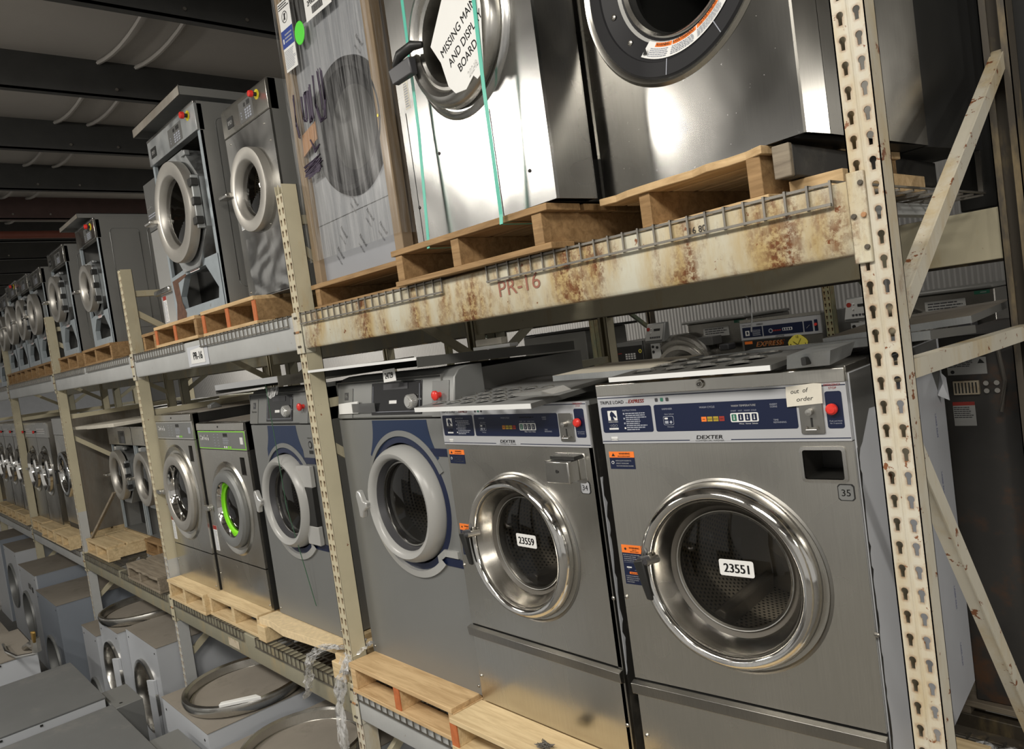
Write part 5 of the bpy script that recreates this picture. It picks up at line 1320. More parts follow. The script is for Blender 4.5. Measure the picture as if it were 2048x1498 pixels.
MB().lathe([(R + .012, -.0005), (R + .004, -.010), (R - .006, -.006), (R - .010, .0)], 'stainless', cx, cz, n=96).link('bezel_rim', t)
MB().lathe([(R - .008, .0), (R - .014, -.006), (R - .05, -.004), (R - .052, .002), (R - .10, .022), (R - .112, .03)], 'bezel_black', cx, cz, n=96).link('bezel', t)
q = MB(); q.lathe([(R - .112, .028), (R - .118, .020), (R - .126, .030)], 'chrome_satin', cx, cz, n=80); q.link('inner_rim', t)
q = MB(); q.lathe([(R - .10, .024), (R - .098, .019), (R - .106, .026)], 'plastic_grey', cx, cz, n=80); q.link('bezel_lip', t)
q = MB()
for a in (262, 300): 
    c_, s_ = math.cos(math.radians(a)), math.sin(math.radians(a)); q.bar((cx + (R - .055) * c_, -.0045, cz + (R - .055) * s_), (cx + (R - .014) * c_, -.0075, cz + (R - .014) * s_), .0015, .002, 'grey_ink')
q.link('bezel_seams', t, smooth=False)
for a in (196, 222): screw(t, cx + (R - .075) * math.cos(math.radians(a)), cz + (R - .075) * math.sin(math.radians(a)), .010, .009)
gasket(t, cx, cz, R - .125, .03, .08, 'near_black'); drum(t, cx, cz, R - .07, .10, .45, m='near_black', back='black_gloss')
q = MB(); rl0, rl1 = R - .103, R - .060
def arcband(q, r0, r1, a0, a1, y0, y1, matn, n=24):
    v = []
    for i in range(n + 1):
        th = math.radians(a0 + (a1 - a0) * i / n); c_, s_ = math.cos(th), math.sin(th)
        v += [(cx + r0 * c_, y0, cz + r0 * s_), (cx + r1 * c_, y1, cz + r1 * s_)]
    q.add(v, [(2 * i, 2 * i + 1, 2 * i + 3, 2 * i + 2) for i in range(n)], matn)
arcband(q, rl0, rl1, 238, 312, .0195, .0025, 'paper')
arcband(q, rl0 + .001, rl0 + .012, 246, 262, .0182, .0140, 'orange_ink'); arcband(q, rl0 + .001, rl0 + .012, 263, 285, .0182, .0140, 'orange_ink'); arcband(q, rl0 + .001, rl0 + .012, 286, 311, .0182, .0140, 'orange_ink')
def arctext(q, s, ac, r, hgt, matn, y, bold=.02):
    w = sum((text_mesh(ch, bold)[3] - text_mesh(ch, bold)[2] + .09) if ch != ' ' else .35 for ch in s) * hgt / .72
    a = math.radians(ac) - w / 2 / r
    for ch in s:
        if ch == ' ': a += .35 * hgt / .72 / r; continue
        cw = (text_mesh(ch, bold)[3] - text_mesh(ch, bold)[2] + .09) * hgt / .72
        am = a + cw / 2 / r
        q.text(ch, cx + r * math.cos(am) - 0, cz + r * math.sin(am), hgt, y, matn, bold=bold, align='C', rot=am + math.pi / 2)
        a += cw / r
arctext(q, 'WARNING', 254, rl0 + .0095, .007, 'black_ink', .0125); arctext(q, 'AVERTISSEMENT', 274, rl0 + .0095, .007, 'black_ink', .0125); arctext(q, 'ADVERTENCIA', 298, rl0 + .0095, .007, 'black_ink', .0125)
for k in range(5):
    rr = rl0 + .016 + k * .0048; rg = random.Random(k)
    for a0, a1 in ((243, 260), (263, 283), (286, 309)):
        a = a0
        while a < a1 - 1:
            b = min(a1, a + rg.uniform(1.0, 2.8)); arcband(q, rr, rr + .0019, a, b, .0115 - k * .002, .0105 - k * .002, 'grey_ink', 2); a = b + .4
q.prism([(cx + (rl0 + .028) * math.cos(math.radians(240.5)) - .008, cz + (rl0 + .028) * math.sin(math.radians(240.5)) - .006), (cx + (rl0 + .028) * math.cos(math.radians(240.5)) + .008, cz + (rl0 + .028) * math.sin(math.radians(240.5)) - .009), (cx + (rl0 + .028) * math.cos(math.radians(240.5)) + .004, cz + (rl0 + .028) * math.sin(math.radians(240.5)) + .010)], .001, .0015, 'black_ink')
lab(q.link('warning_label', t, smooth=False), 'curved white and orange trilingual WARNING label')
t = thing('skid_beam', 'blackened timber skid beside the large washer, behind the nearest upright', 'timber beam', (-.868, .10, 3.126))
MB().box(-.022, .022, .012, .92, 0, .075, 'black_scratched').link('timber', t, bevel=.004); MB().box(-.023, .021, -.004, .012, .0, .077, 'wood_weathered').link('frayed_end', t, bevel=.003)
t = thing('plank', 'bare wooden plank running back under the blackened skid', 'plank', (-.83, .16, UZ + .009)); MB().box(-.06, .07, 0, .50, .0, .045, 'wood_fresh').link('board', t, bevel=.002)

# strapped washer missing its boards
t = thing('large_washer', 'stainless washer with green straps and a MISSING MAIN AND DISPLAY BOARD sheet', 'washing machine', (-1.847, .0, 3.210), -.066)
W, H = .745, 1.30; h = W / 2; cx, cz = .03, .588
m = MB().holeplate(-h, h, 0.004, H, cx, cz, .220, 0, .012, 'stainless_bright', n=96); lab(m.link('front_panel', t, smooth=False), 'scratched bright stainless front')
m = MB(); e = .004
m.box(h - e, h, .012, .16, 0.004, H, 'stainless_dark'); m.box(h - .055, h - .051, .16, .80, .13, H, 'stainless_dark'); m.box(h - .045, h - .040, .16, .80, 0.004, .13, 'near_black'); m.box(h - .055, h, .158, .162, .004, H, 'stainless_dark'); m.box(-h, -h + e, .012, .8, .004, H, 'grey_side'); m.box(-h, h - .055, .795, .8, .004, H, 'grey_side'); m.box(-h, h - .05, .012, .8, H - .004, H, 'grey_side'); m.box(-h, h - .05, .012, .8, .004, .008, 'near_black')
m.link('cabinet', t)
MB().cyl(0, 0, .006, 0, .003, 'white_ink', 12).link('side_bolt', t, loc=(h - .037, .5, .10), rot=(0, 0, math.pi / 2))
m = MB().box(.128, .1305, -.0012, .0, .0, .33, 'near_black'); m.box(-.335, -.3325, -.0012, .0, .0, .46, 'near_black'); m.link('panel_seams', t, smooth=False)
MB().lathe([(.268, .0005), (.262, -.008), (.25, -.014), (.243, -.006), (.238, .004), (.2, .03)], 'stainless_bright', cx, cz, n=96, sx=.94, sz=.94).link('dish_ring', t)
d = MB().lathe([(.243, .012), (.240, -.028), (.225, -.046), (.205, -.052), (.190, -.046), (.182, -.034), (.172, -.036), (.162, -.03), (.156, -.008), (.152, .03)], 'chrome_satin', cx - .012, cz + .01, n=96, sx=.93, sz=.93).link('door', t)
lab(d, 'thick polished steel door')
q = MB().lathe([(.154, .02), (.148, .05), (.15, .10)], 'rubber', cx - .012, cz + .01, n=48); q.link('door_gasket', d)
q = MB()
for a in (8, 18, 28, 38, 332): q.lathe([(.0003, -.0615), (.007, -.060), (.009, -.055), (.009, -.050)], 'chrome', cx - .012 + .20 * math.cos(math.radians(a)), cz + .01 + .20 * math.sin(math.radians(a)), n=14)
q.link('door_bolts', d)
drum(t, cx, cz, .21, .07, .4)
q = MB().hexa([(-.235, -.10, .515), (-.135, -.085, .522), (-.135, -.06, .522), (-.235, -.075, .515), (-.245, -.105, .565), (-.135, -.09, .575), (-.135, -.06, .575), (-.245, -.075, .565)], 'charcoal')
q.tube([(-.225, -.085, .575), (-.17, -.095, .592), (-.11, -.085, .60), (-.085, -.06, .597)], [.013, .017, .016, .01], 'near_black', 10)
lab(q.link('handle', d, bevel=.004), 'black plastic door handle')
q = MB(); P = [(-.078, .585), (-.01, .665), (.05, .735), (.12, .77), (.19, .74), (.195, .60), (.168, .425), (.135, .412), (.118, .428), (.075, .402), (.02, .408), (-.012, .44), (-.035, .52)]
q.prism(P, -.064, -.0632, 'paper')
q.text('MISSING MAIN', -.018, .528, .028, -.0648, 'black_ink', bold=.006, rot=.43, sx=.86)
q.text('AND DISPLAY', .014, .487, .028, -.0648, 'black_ink', bold=.006, rot=.43, sx=.84)
q.text('BOARD', .060, .458, .028, -.0648, 'black_ink', bold=.006, rot=.43, sx=.84)
q.text('20248', .100, .428, .020, -.0648, 'white_ink', bold=.05, rot=.43, sx=.8)
q.v = [(a + .038, b, c_ - .014) for a, b, c_ in q.v]
lab(q.link('paper_sign', d, smooth=False), 'white sheet printed MISSING MAIN AND DISPLAY BOARD')
q = MB().quad(-.328, -.296, .47, .66, -.0006, 'paper_dirty'); q.quad(-.328, -.296, .635, .66, -.0012, 'orange_ink', .0006); q.quad(-.328, -.296, .565, .585, -.0012, 'orange_ink', .0006)
q.lines(-.325, -.299, .475, .56, 10, -.0012, 'grey_ink', seed=2); q.lines(-.325, -.299, .59, .63, 5, -.0012, 'grey_ink', seed=3); q.link('warning_label', t, smooth=False)
for sx, sz in ((-.165, .275), (.275, .105), (.125, .385), (-.33, .13)): screw(t, sx, sz, 0, .006, 'near_black')
for xx, tl, lab_ in ((-.265, .0, 'left'), (.150, -.0, 'right')):
    s_ = thing('packing_strap', '%s green plastic strap around the washer with the paper sign' % lab_, 'strap', (-1.847, 0, 3.210), -.066, 'green straps')
    Y1_ = -.070 if lab_ == 'right' else -.034
    xt, xb = (-.195, -.228) if lab_ == 'left' else (.245, .180)
    xx = xb + .018
    P = [(xt, Y1_, 1.30), (xb + (xt - xb) * .66 / 1.3, Y1_, .66), (xb + (xt - xb) * .36 / 1.3, Y1_ if lab_ == 'left' else -.066, .36), (xb, -.052, .0), (xb, -.056, -.030)]
    q = MB(); v = [];
    for x_, y_, z_ in P: v += [(x_ - .008, y_, z_), (x_ + .008, y_, z_), (x_ + .008, y_ + .0012, z_), (x_ - .008, y_ + .0012, z_)]
    fs = [(4 * i + a, 4 * i + (a + 1) % 4, 4 * i + 4 + (a + 1) % 4, 4 * i + 4 + a) for i in range(len(P) - 1) for a in range(4)]
    q.add(v, fs, 'strap_green'); q.add([(xx - .026, -.058, -.030), (xx - .010, -.058, -.030), (xx - .010, .7, -.030), (xx - .026, .7, -.030)], [(0, 1, 2, 3)], 'strap_green'); q.link('strap_band', s_, smooth=False)

# wrapped crate
t = thing('wrapped_crate', 'tall machine in tan corner posts and clear stretch wrap with a bright green dot', 'crate', (-2.762, .085, 3.196))
W, H, D = .715, 1.46, .82; h = W / 2; cx, cz, R = .075, .585, .27
m = MB().holeplate(-h + .045, h - .04, .0, H - .03, cx, cz, R * .86, .03, .01, 'film_grey', n=64); m.link('front_panel', t, smooth=False)
m = MB().box(-h + .03, h - .03, .05, D - .03, .0, H - .03, 'grey_side'); 
m = MB().box(-h + .04, -h + .045, .04, D - .03, 0, H - .03, 'grey_side'); m.box(h - .045, h - .04, .04, D - .03, 0, H - .03, 'grey_side'); m.box(-h + .04, h - .04, D - .035, D - .03, 0, H - .03, 'grey_side'); m.box(-h + .04, h - .04, .04, D - .03, H - .035, H - .03, 'grey_side'); m.link('cabinet', t)
MB().lathe([(R * 1.02, .031), (R * 1.0, .012), (R * .94, .002), (R * .86, .008), (R * .80, .03), (R * .60, .05)], 'bezel_black', cx, cz, n=64).link('door', t)
MB().lathe([(R * .62, .045), (R * .40, .06), (.0003, .07)], 'near_black', cx, cz, n=48).link('door_window', t)
q = MB().quad(-h + .05, h - .045, H - .36, H - .08, .026, 'near_black'); q.link('control_fascia', t)
q = MB()
for x_, y_ in ((-h, 0), (h - .055, 0), (-h, D - .055), (h - .055, D - .055)): 
    pass
for i, (x_, y_) in enumerate(((-h, 0), (h - .055, 0), (-h, D - .055), (h - .055, D - .055))):
    q = MB().box(x_, x_ + .055, y_ + (.0 if y_ else .004), y_ + .055, 0, H, 'cardboard'); lab(q.link('corner_post', t, bevel=.003), 'tan corner post')
q = MB().hexa([(-.30, .006, .56), (-.16, .002, .60), (-.16, .01, .60), (-.30, .012, .56), (-.29, .006, .65), (-.155, .002, .675), (-.155, .01, .675), (-.29, .012, .65)], 'tape_orange'); lab(q.link('cardboard_patch', t), 'torn orange-brown cardboard patch')
q = MB().quad(-h + .055, h - .05, .255, .258, .029, 'near_black'); q.v = [(a, b, c_ + (a) * .02) for a, b, c_ in q.v]; q.link('panel_seam', t)
q = MB()
for k, (xx, zz) in enumerate(((-.12, .21), (.02, .15), (.10, .24), (.18, .17), (.20, .90), (-.17, .13), (.0, .32))):
    q.text('Novacel', xx, zz, .016, .0285, 'charcoal', rot=-.95, sx=.9); q.text('LASER FILM', xx - .015, zz - .03, .009, .0285, 'charcoal', rot=-.95, sx=.9)
q.link('film_print', t, smooth=False)
q = MB()      # black marker scrawl on the wrap
def loop(P, r=.0022, n=1):
    for k in range(n):
        rg = random.Random(k + 5); PP = [(x_ + rg.uniform(-.008, .008), -.0085, z_ + rg.uniform(-.01, .01)) for x_, z_ in P]; q.tube(PP, r, 'purple_marker', 5)
loop([(-.22, .79), (-.225, .70), (-.20, .69), (-.19, .80), (-.165, .80), (-.17, .68), (-.15, .69), (-.14, .82)], .003, 6)
loop([(-.10, .84), (-.11, .72), (-.085, .655), (-.05, .66), (-.03, .72), (-.03, .85)], .0022, 4)
loop([(-.06, .84), (-.06, .70), (-.055, .85)], .002, 3)
loop([(-.29, .82), (-.30, .70), (-.285, .64)], .003, 3)
loop([(-.28, .50), (-.14, .52), (-.27, .485), (-.13, .505), (-.28, .468), (-.14, .485), (-.26, .46), (-.15, .47)], .0035, 4)
loop([(-.20, .60), (-.17, .55), (-.13, .56)], .003, 2)
lab(q.link('marker_scrawl', t), 'black marker scrawl on the wrap')
q = MB(); y_ = -.0075
q.box(-h + .045, -h + .15, y_, y_ + .001, .93, 1.225, 'paper'); q.box(-h + .045, -h + .15, y_ - .0006, y_, 1.03, 1.105, 'blue_ink'); q.lines(-h + .05, -h + .145, .94, 1.02, 12, y_ - .0008, 'grey_ink', seed=12); q.lines(-h + .05, -h + .145, 1.19, 1.22, 3, y_ - .0008, 'black_ink', seed=13)
q.lathe([(.022, y_ - .0008), (.025, y_ - .0008)], 'black_ink', -h + .095, 1.155, n=24); q.bar((-h + .078, y_ - .001, 1.138), (-h + .112, y_ - .001, 1.172), .002, .0005, 'black_ink'); q.box(-h + .09, -h + .1, y_ - .001, y_, 1.142, 1.17, 'black_ink')
q.box(-h + .055, -h + .065, y_ - .0012, y_ - .0006, 1.05, 1.07, 'white_ink'); q.lines(-h + .075, -h + .14, 1.045, 1.09, 3, y_ - .0012, 'grey_ink', seed=14)
lab(q.link('shipping_label', t, smooth=False), 'long white and blue shipping label')
q = MB().box(-.085, .125, y_, y_ + .001, 1.06, 1.32, 'paper'); q.text('2P0025H', -.06, 1.115, .022, y_ - .0007, 'black_ink', bold=.02, sx=.8); rg = random.Random(2); x_ = -.03
while x_ < .06:
    w_ = rg.choice((.0015, .003, .0045)); q.box(x_, x_ + w_, y_ - .0008, y_, 1.075, 1.105, 'black_ink'); x_ += w_ + .002
lab(q.link('shipping_label', t, smooth=False), 'white label with a barcode')
q = MB(); q.lathe([(.0003, y_ - .002), (.040, y_ - .002), (.042, y_)], 'green_sticker', -.155, 1.045, n=32, sx=1.0, sz=1.15); lab(q.link('dot_sticker', t, smooth=False), 'bright green round sticker')
q = MB(); q.lathe([(.0003, -.008), (.006, -.008)], 'yellow_ink', h - .028, .55, n=12); q.link('dot_sticker', t, smooth=False)
q = MB(); nn = 40; vs = []; fs = []
for i in range(nn + 1):
    for j in range(nn + 1):
        x_ = -h - .006 + (W + .012) * i / nn; z_ = .10 + (H - .10) * j / nn
        vs.append((x_, -.006 - .0008 * math.sin(x_ * 60 + z_ * 9) * math.sin(z_ * 13), z_))
for i in range(nn):
    for j in range(nn): a = i * (nn + 1) + j; fs.append((a, a + 1, a + nn + 2, a + nn + 1))
q.add(vs, fs, 'stretch_wrap'); q.add([(h + .006, -.006, .1), (h + .006, D + .004, .1), (h + .006, D + .004, H), (h + .006, -.006, H)], [(0, 1, 2, 3)], 'stretch_wrap')
lab(q.link('stretch_wrap', t), 'clear stretch wrap over the front')
q = MB().box(h - .04, h - .036, .055, D - .055, .0, H - .02, 'cardboard'); q.link('side_board', t)
# ------------------------------------------------------------------ lids and boards lying on the lower machines
def tray(name, label, cat, loc, W, D, Hh, lip=None, top='grey_lid', edge='lid_edge', rz=0, rx=0.0, ry=0.0, holes=False, right='grey_lid'):
    t = thing(name, label, cat, loc, rz); t.rotation_euler = (rx, ry, rz)
    m = MB()
    if not holes: m.box(0, W, 0, D, Hh - .002, Hh, top)
    else:
        nx, ny, hx1, hy1 = holes
        cw = hx1 / nx; cd = hy1 / ny
        for i in range(nx):
            for j in range(ny):
                m2 = MB(); m2.holeplate(.02 + i * cw, .02 + (i + 1) * cw, .03 + j * cd, .03 + (j + 1) * cd, .02 + (i + .5) * cw, .03 + (j + .5) * cd, min(cw, cd) * .36, 0, .002, top, n=20)
                m.add([(x, z, Hh + .0 - y) for x, y, z in m2.v], m2.f, top)
                # raised louvre lip
                k = []
                for q in range(9):
                    th = math.pi * q / 8; k.append((.02 + (i + .5) * cw + min(cw, cd) * .36 * math.cos(th), .03 + (j + .5) * cd + min(cw, cd) * .36 * math.sin(th), Hh + .001 + .004 * math.sin(th)))
                for q in range(8): m.add([k[q], k[q + 1], (k[q + 1][0], k[q + 1][1], Hh), (k[q][0], k[q][1], Hh)], [(0, 1, 2, 3)], 'stainless')
        m.box(0, .02, 0, D, Hh - .002, Hh, top); m.box(.02 + hx1, W, 0, D, Hh - .002, Hh, top); m.box(.02, .02 + hx1, 0, .03, Hh - .002, Hh, top); m.box(.02, .02 + hx1, .03 + hy1, D, Hh - .002, Hh, top)
    m.link('top_sheet', t, smooth=False)
    m = MB().box(0, W, -.002, .0, Hh - (lip or Hh), Hh, edge); lab(m.link('front_flange', t, smooth=False), 'bright front flange')
    m = MB().box(W, W + .002, 0, D, 0, Hh, right); m.box(-.002, 0, 0, D, 0, Hh, top); m.box(0, W, D, D + .002, 0, Hh, top); m.link('side_flanges', t, smooth=False)
    return t
tray('metal_tray', 'shallow dark steel tray lying on top of the tall grey washer tagged 24729', 'metal tray', (-3.15, .0, 2.782), .85, .84, .038, .011, edge='lid_edge_white', rx=-.035)
tray('metal_tray', 'shallow steel tray with rivet holes on the washer left of the second upright', 'metal tray', (-4.27, .0, 2.752), .80, .80, .05, .03, edge='lid_edge', ry=-.012, right='stainless')
tray('vent_panel', 'flat sheet with a block of louvred round holes, on the washer numbered 34', 'metal panel', (-2.31, -.03, 2.622), .62, .62, .016, top='grey_paint_light', edge='lid_edge_white', holes=(5, 4, .42, .30), rx=.05)
tray('vent_panel', 'louvred sheet lying on the washer numbered 35', 'metal panel', (-1.41, .02, 2.683), .47, .34, .013, top='grey_lid', edge='lid_edge_white', holes=(4, 3, .38, .29), rz=.10, rx=.03)
tray('metal_sheet', 'large dusty metal lid lying at the back of the washer numbered 35', 'metal lid', (-1.46, .38, 2.682), .77, .32, .022, top='dusty_grey_top', edge='galvanized', rx=-.05, rz=.0, ry=-.026)
tray('metal_sheet', 'dusty brown metal sheet at the back right of washer 35, beyond the upright', 'metal lid', (-1.12, .72, 2.688), .42, .42, .020, top='dusty_top', edge='galvanized', rx=.05, ry=-.06)
tray('white_board', 'pale dusty board between the two louvred sheets', 'board', (-1.76, .15, 2.684), .38, .30, .018, top='dusty_board', edge='galvanized', rx=.02, rz=.05)
m = MB().hexa([(-.93, .12, 2.678), (-.83, .135, 2.680), (-.83, .25, 2.690), (-.93, .235, 2.688), (-.915, .10, 2.712), (-.815, .115, 2.716), (-.82, .26, 2.722), (-.92, .245, 2.720)], 'galvanized'); m.rrect(-.88, -.868, 2.686, 2.706, .004, .098, 'near_black', .03)
tag(m.link('slotted_bracket', smooth=False), 'small slotted metal bracket propping the dusty lid over washer 35', 'bracket')
m = MB().hexa([(-1.79, .00, 2.658), (-1.62, .00, 2.66), (-1.60, .06, 2.665), (-1.76, .06, 2.66), (-1.80, -.01, 2.668), (-1.66, -.01, 2.672), (-1.62, .05, 2.680), (-1.78, .05, 2.672)], 'plastic_silver')
tag(m.link('metal_offcut', smooth=False), 'folded bright metal strip by the coin slot of washer 34', 'metal strip')
t = thing('foam_strip', 'white foam strips lying on the dark tray behind washer 34', 'foam', (-2.56, .50, 2.806))
MB().box(-.02, .22, 0, .05, .0, .015, 'lid_edge_white').link('lower_strip', t, bevel=.002); MB().box(.0, .17, .0, .04, .016, .045, 'paper_dirty').link('upper_strip', t, bevel=.004)

# ------------------------------------------------------------------ plastic wrap scraps hanging by the second upright
def scrap(label, P, w, seed):
    rg = random.Random(seed); m = MB(); vs = []; n = len(P); k = 7
    for i, p in enumerate(P):
        for j in range(k):
            a = (j / (k - 1) - .5) * 2; wi = w[i]
            vs.append((p[0] + a * wi + rg.uniform(-.004, .004), p[1] - .018 * math.cos(a * 6 + i) + rg.uniform(-.006, .006), p[2] + rg.uniform(-.006, .006)))
    fs = [(i * k + j, i * k + j + 1, (i + 1) * k + j + 1, (i + 1) * k + j) for i in range(n - 1) for j in range(k - 1)]
    m.add(vs, fs, 'wrap_scrap'); return tag(m.link('plastic_scrap'), label, 'plastic wrap')
def interp(P, n=5):
    out = []
    for i in range(len(P) - 1):
        for q in range(n): out.append(tuple(P[i][k] + (P[i + 1][k] - P[i][k]) * q / n for k in range(len(P[i]))))
    out.append(P[-1]); return out
def sc(label, P, seed):
    Q = interp(P); scrap(label, [q[:3] for q in Q], [q[3] for q in Q], seed)
sc('crumpled clear wrap trailing from the deck edge, left of the second upright', [(-3.26, .03, 1.505, .05), (-3.38, -.02, 1.50, .05), (-3.46, -.05, 1.45, .035), (-3.50, -.06, 1.36, .03), (-3.52, -.06, 1.28, .022), (-3.60, -.05, 1.20, .006)], 1)
sc('long strip of clear wrap hanging down in front of the second upright', [(-3.16, .10, 1.53, .05), (-3.17, .0, 1.50, .04), (-3.20, -.04, 1.40, .035), (-3.24, -.05, 1.25, .028), (-3.25, -.05, 1.05, .026), (-3.26, -.05, .85, .02), (-3.25, -.05, .7, .02)], 2)
m = MB().tube([(-2.07, 1.0, 2.93), (-2.055, 1.0, 2.90), (-2.02, 1.0, 2.86), (-2.02, 1.0, 2.80), (-2.03, 1.0, 2.74)], .0028, 'lid_edge', 6)
bpy.context.view_layer.update()
tag(m.link('hanging_wire', loc=(.50, 0, 0)), 'thin bent wire hanging in front of the blue washer panel at the back', 'wire')

# ------------------------------------------------------------------ third and fourth bays of the lower shelf
t = thing('stainless_washer', 'stainless washer with a bare rusty side panel, behind the fourth upright', 'washing machine', (-8.85, .10, 1.492))
cabinet(t, .70, 1.16, .74, 'stainless_dusty', 'dusty_grey_top', y0=.012)
MB().holeplate(-.35, .35, 0.06, .98, 0, .58, .22, 0, .012, 'stainless').link('front_panel', t, smooth=False); MB().box(-.35, .35, .01, .03, 0, .06, 'near_black').link('plinth', t)
MB().box(-.35, .35, -.004, .012, .984, 1.155, 'plastic_grey').link('control_panel', t, bevel=.002)
d = ring_door(t, 0, .58, .235, -.01, .25, 'chrome'); MB().box(-.26, -.18, -.07, -.05, .60, .62, 'near_black').box(-.26, -.245, -.07, -.05, .48, .62, 'near_black').link('handle', d); drum(t, 0, .58, .2, .06, .4)
for i, (x, lb) in enumerate(((-7.78, 'dim stainless washer with loose cables, set back next to the rusty side panel'), (-7.0, 'dark stainless washer under the warped boards, left of the third upright'))):
    open_dryer(lb, (x, .37, 1.51), .76, 1.0, (-.02, .55, .235), detail=True, depth=.6, stop=False, cut=False, badge_=False, tall=.17, name='open_washer')
t = thing('leaning_stick', 'wooden stick leaning against the dim washer, foot on the pallet', 'stick', (-8.08, .06, 1.497))
MB().bar((0, 0, .005), (.34, .17, .42), .03, .018, 'wood_weathered').link('stick', t)
t = thing('warped_board', 'warped pale board on the two dim washers, right piece', 'board', (-7.35, .08, 2.535)); m = MB().hexa([(-.33, 0, 0), (.55, 0, .02), (.55, .65, .02), (-.33, .65, 0), (-.33, 0, .03), (.55, 0, .05), (.55, .65, .05), (-.33, .65, .03)], 'paper_dirty'); m.link('board', t, bevel=.004)
t = thing('warped_board', 'warped pale board on the two dim washers, left piece', 'board', (-8.15, .10, 2.525)); m = MB().hexa([(-.25, 0, 0), (.42, 0, .01), (.42, .6, .01), (-.25, .6, 0), (-.25, 0, .03), (.42, 0, .04), (.42, .6, .04), (-.25, .6, .03)], 'paper_dirty'); m.link('board', t, bevel=.004)
def plain_washer(label, x, y, W, H, dz, R, panel='green', z=1.492):
    t = thing('stainless_washer', label, 'washing machine', (x, y, z)); h = W / 2
    R = min(R, h * .74)
    cabinet(t, W, H, .75, 'stainless', 'stainless_dusty', y0=.012)
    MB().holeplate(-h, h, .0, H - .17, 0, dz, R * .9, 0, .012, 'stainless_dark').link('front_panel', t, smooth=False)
    m = MB().box(-h, h, -.004, .012, H - .166, H - .02, 'plastic_grey' if panel != 'dark' else 'grey_paint_dark'); m.box(-h, h, -.004, .012, H - .02, H, 'stainless')
    m.lines(-h + .1, h - .1, H - .13, H - .06, 3, -.006, 'white_ink', .5, .4, int(-x * 10)); m.link('control_panel', t)
    estop(t, -h + .08, H - .10, -.006, .016, False)
    MB().lathe([(R * 1.2, .0005), (R * 1.15, -.008), (R * 1.02, .002)], 'stainless', 0, dz, n=48).link('door_surround', t)
    d = MB().lathe([(R, .0), (R * .98, -.03), (R * .9, -.045), (R * .8, -.03), (R * .72, -.02), (R * .68, .01)], 'chrome', 0, dz, n=48).link('door', t)
    glass_bowl(d, 0, dz, R * .68, 0, .02)
    m = MB().box(-R * 1.15, -R * .85, -.065, -.045, dz - .01, dz + .012, 'chrome_satin'); m.link('handle', d, bevel=.003)
    drum(t, 0, dz, R * .82, .06, .35)
    return t
nm = ['first from the right of three stainless washers with pale green panels', 'middle one of three stainless washers with pale green panels', 'left one of three stainless washers with pale green panels', 'stainless washer just past the fifth upright on the lower shelf', 'second stainless washer past the fifth upright', 'farthest stainless washer on the lower shelf, at the left edge']
for i, x in enumerate((-9.72, -10.375, -11.22, -11.92, -12.62, -13.70)):
    plain_washer(nm[i], x, .08, .65 if i != 1 else .62, 1.12, .58, .235)

# ------------------------------------------------------------------ rear rack row
t = thing('rusty_machine', 'dark rust-streaked machine back with a rating plate, beside the nearest upright', 'washing machine', (-.47, 1.17, 1.40), .04)
m = MB().box(-.47, .42, 0, .75, 0, 1.25, 'rusty_dark'); m.link('cabinet', t, bevel=.004)
m = MB().quad(-.45, -.335, 1.12, 1.175, -.002, 'plastic_grey', .002); m.lines(-.447, -.37, 1.145, 1.172, 5, -.0025, 'black_ink', seed=3); m.cyl(-.435, 1.13, .006, -.0026, -.0022, 'black_ink', 12); m.prism([(-.36, 1.155), (-.352, 1.17), (-.345, 1.163), (-.34, 1.155)], -.0026, -.0022, 'black_ink'); m.link('rating_plate', t, smooth=False)
m = MB().box(-.435, -.36, -.012, .0, 1.055, 1.10, 'sticker_tan')
for i in range(7): m.box(-.43 + i * .010, -.426 + i * .010, -.0135, -.012, 1.06, 1.095, 'near_black')
m.link('vent_grille', t, smooth=False)
m = MB().quad(-.445, -.38, .95, 1.03, -.002, 'plastic_grey', .002); m.quad(-.445, -.38, 1.018, 1.03, -.003, 'red_ink', .001); m.lines(-.443, -.385, .975, 1.015, 6, -.003, 'charcoal', seed=6); m.link('warning_label', t, smooth=False)
m = MB()
for a, b in ((-.34, 1.09), (-.31, 1.09), (-.34, 1.065), (-.31, 1.065)): m.cyl(a, b, .008, -.01, 0, 'lock_steel', 12)
m.link('terminals', t)
m = MB().box(-.25, -.20, -.03, .0, .1, 1.2, 'charcoal'); m.tube([(-.30, -.02, 1.25), (-.28, -.04, 1.1), (-.30, -.03, 1.0)], .006, 'rubber', 6); m.link('rear_post', t)
pallet('dark pallet under the rust-streaked machine back', -1.0, -.1, 1.13, .95, PZl - .08, wt='wood_weathered', seed=60, h=.12)
sc('crumpled brown plastic lying on the deck behind washer 35', [(-.86, .78, 1.36, .06), (-.80, .82, 1.44, .07), (-.76, .88, 1.40, .06), (-.72, .92, 1.36, .05)], 5)
for i, (x, w, hh, l) in enumerate(((-.55, .62, 1.4, 'black machine back on the rear row above, behind the nearest upright'), )):
    t = thing('dark_cabinet', l, 'cabinet', (x, 1.25, 3.05)); MB().box(-w / 2, w / 2, 0, .7, 0, hh, 'near_black').link('cabinet', t, bevel=.004); MB().box(-w / 2 + .06, -w / 2 + .075, -.012, .0, .05, hh - .1, 'lock_steel').box(-w / 2 + .12, -w / 2 + .13, -.012, 0, .05, hh - .1, 'lock_steel').link('edge_trim', t)
xs = [(-4.3, 1.16), (-5.17, 1.20), (-6.5, 1.14), (-7.5, 1.22), (-8.95, 1.18), (-9.9, 1.2), (-11.5, 1.18), (-12.5, 1.2)]
ords = ['nearest', 'second', 'third', 'fourth', 'fifth', 'sixth', 'seventh', 'farthest']
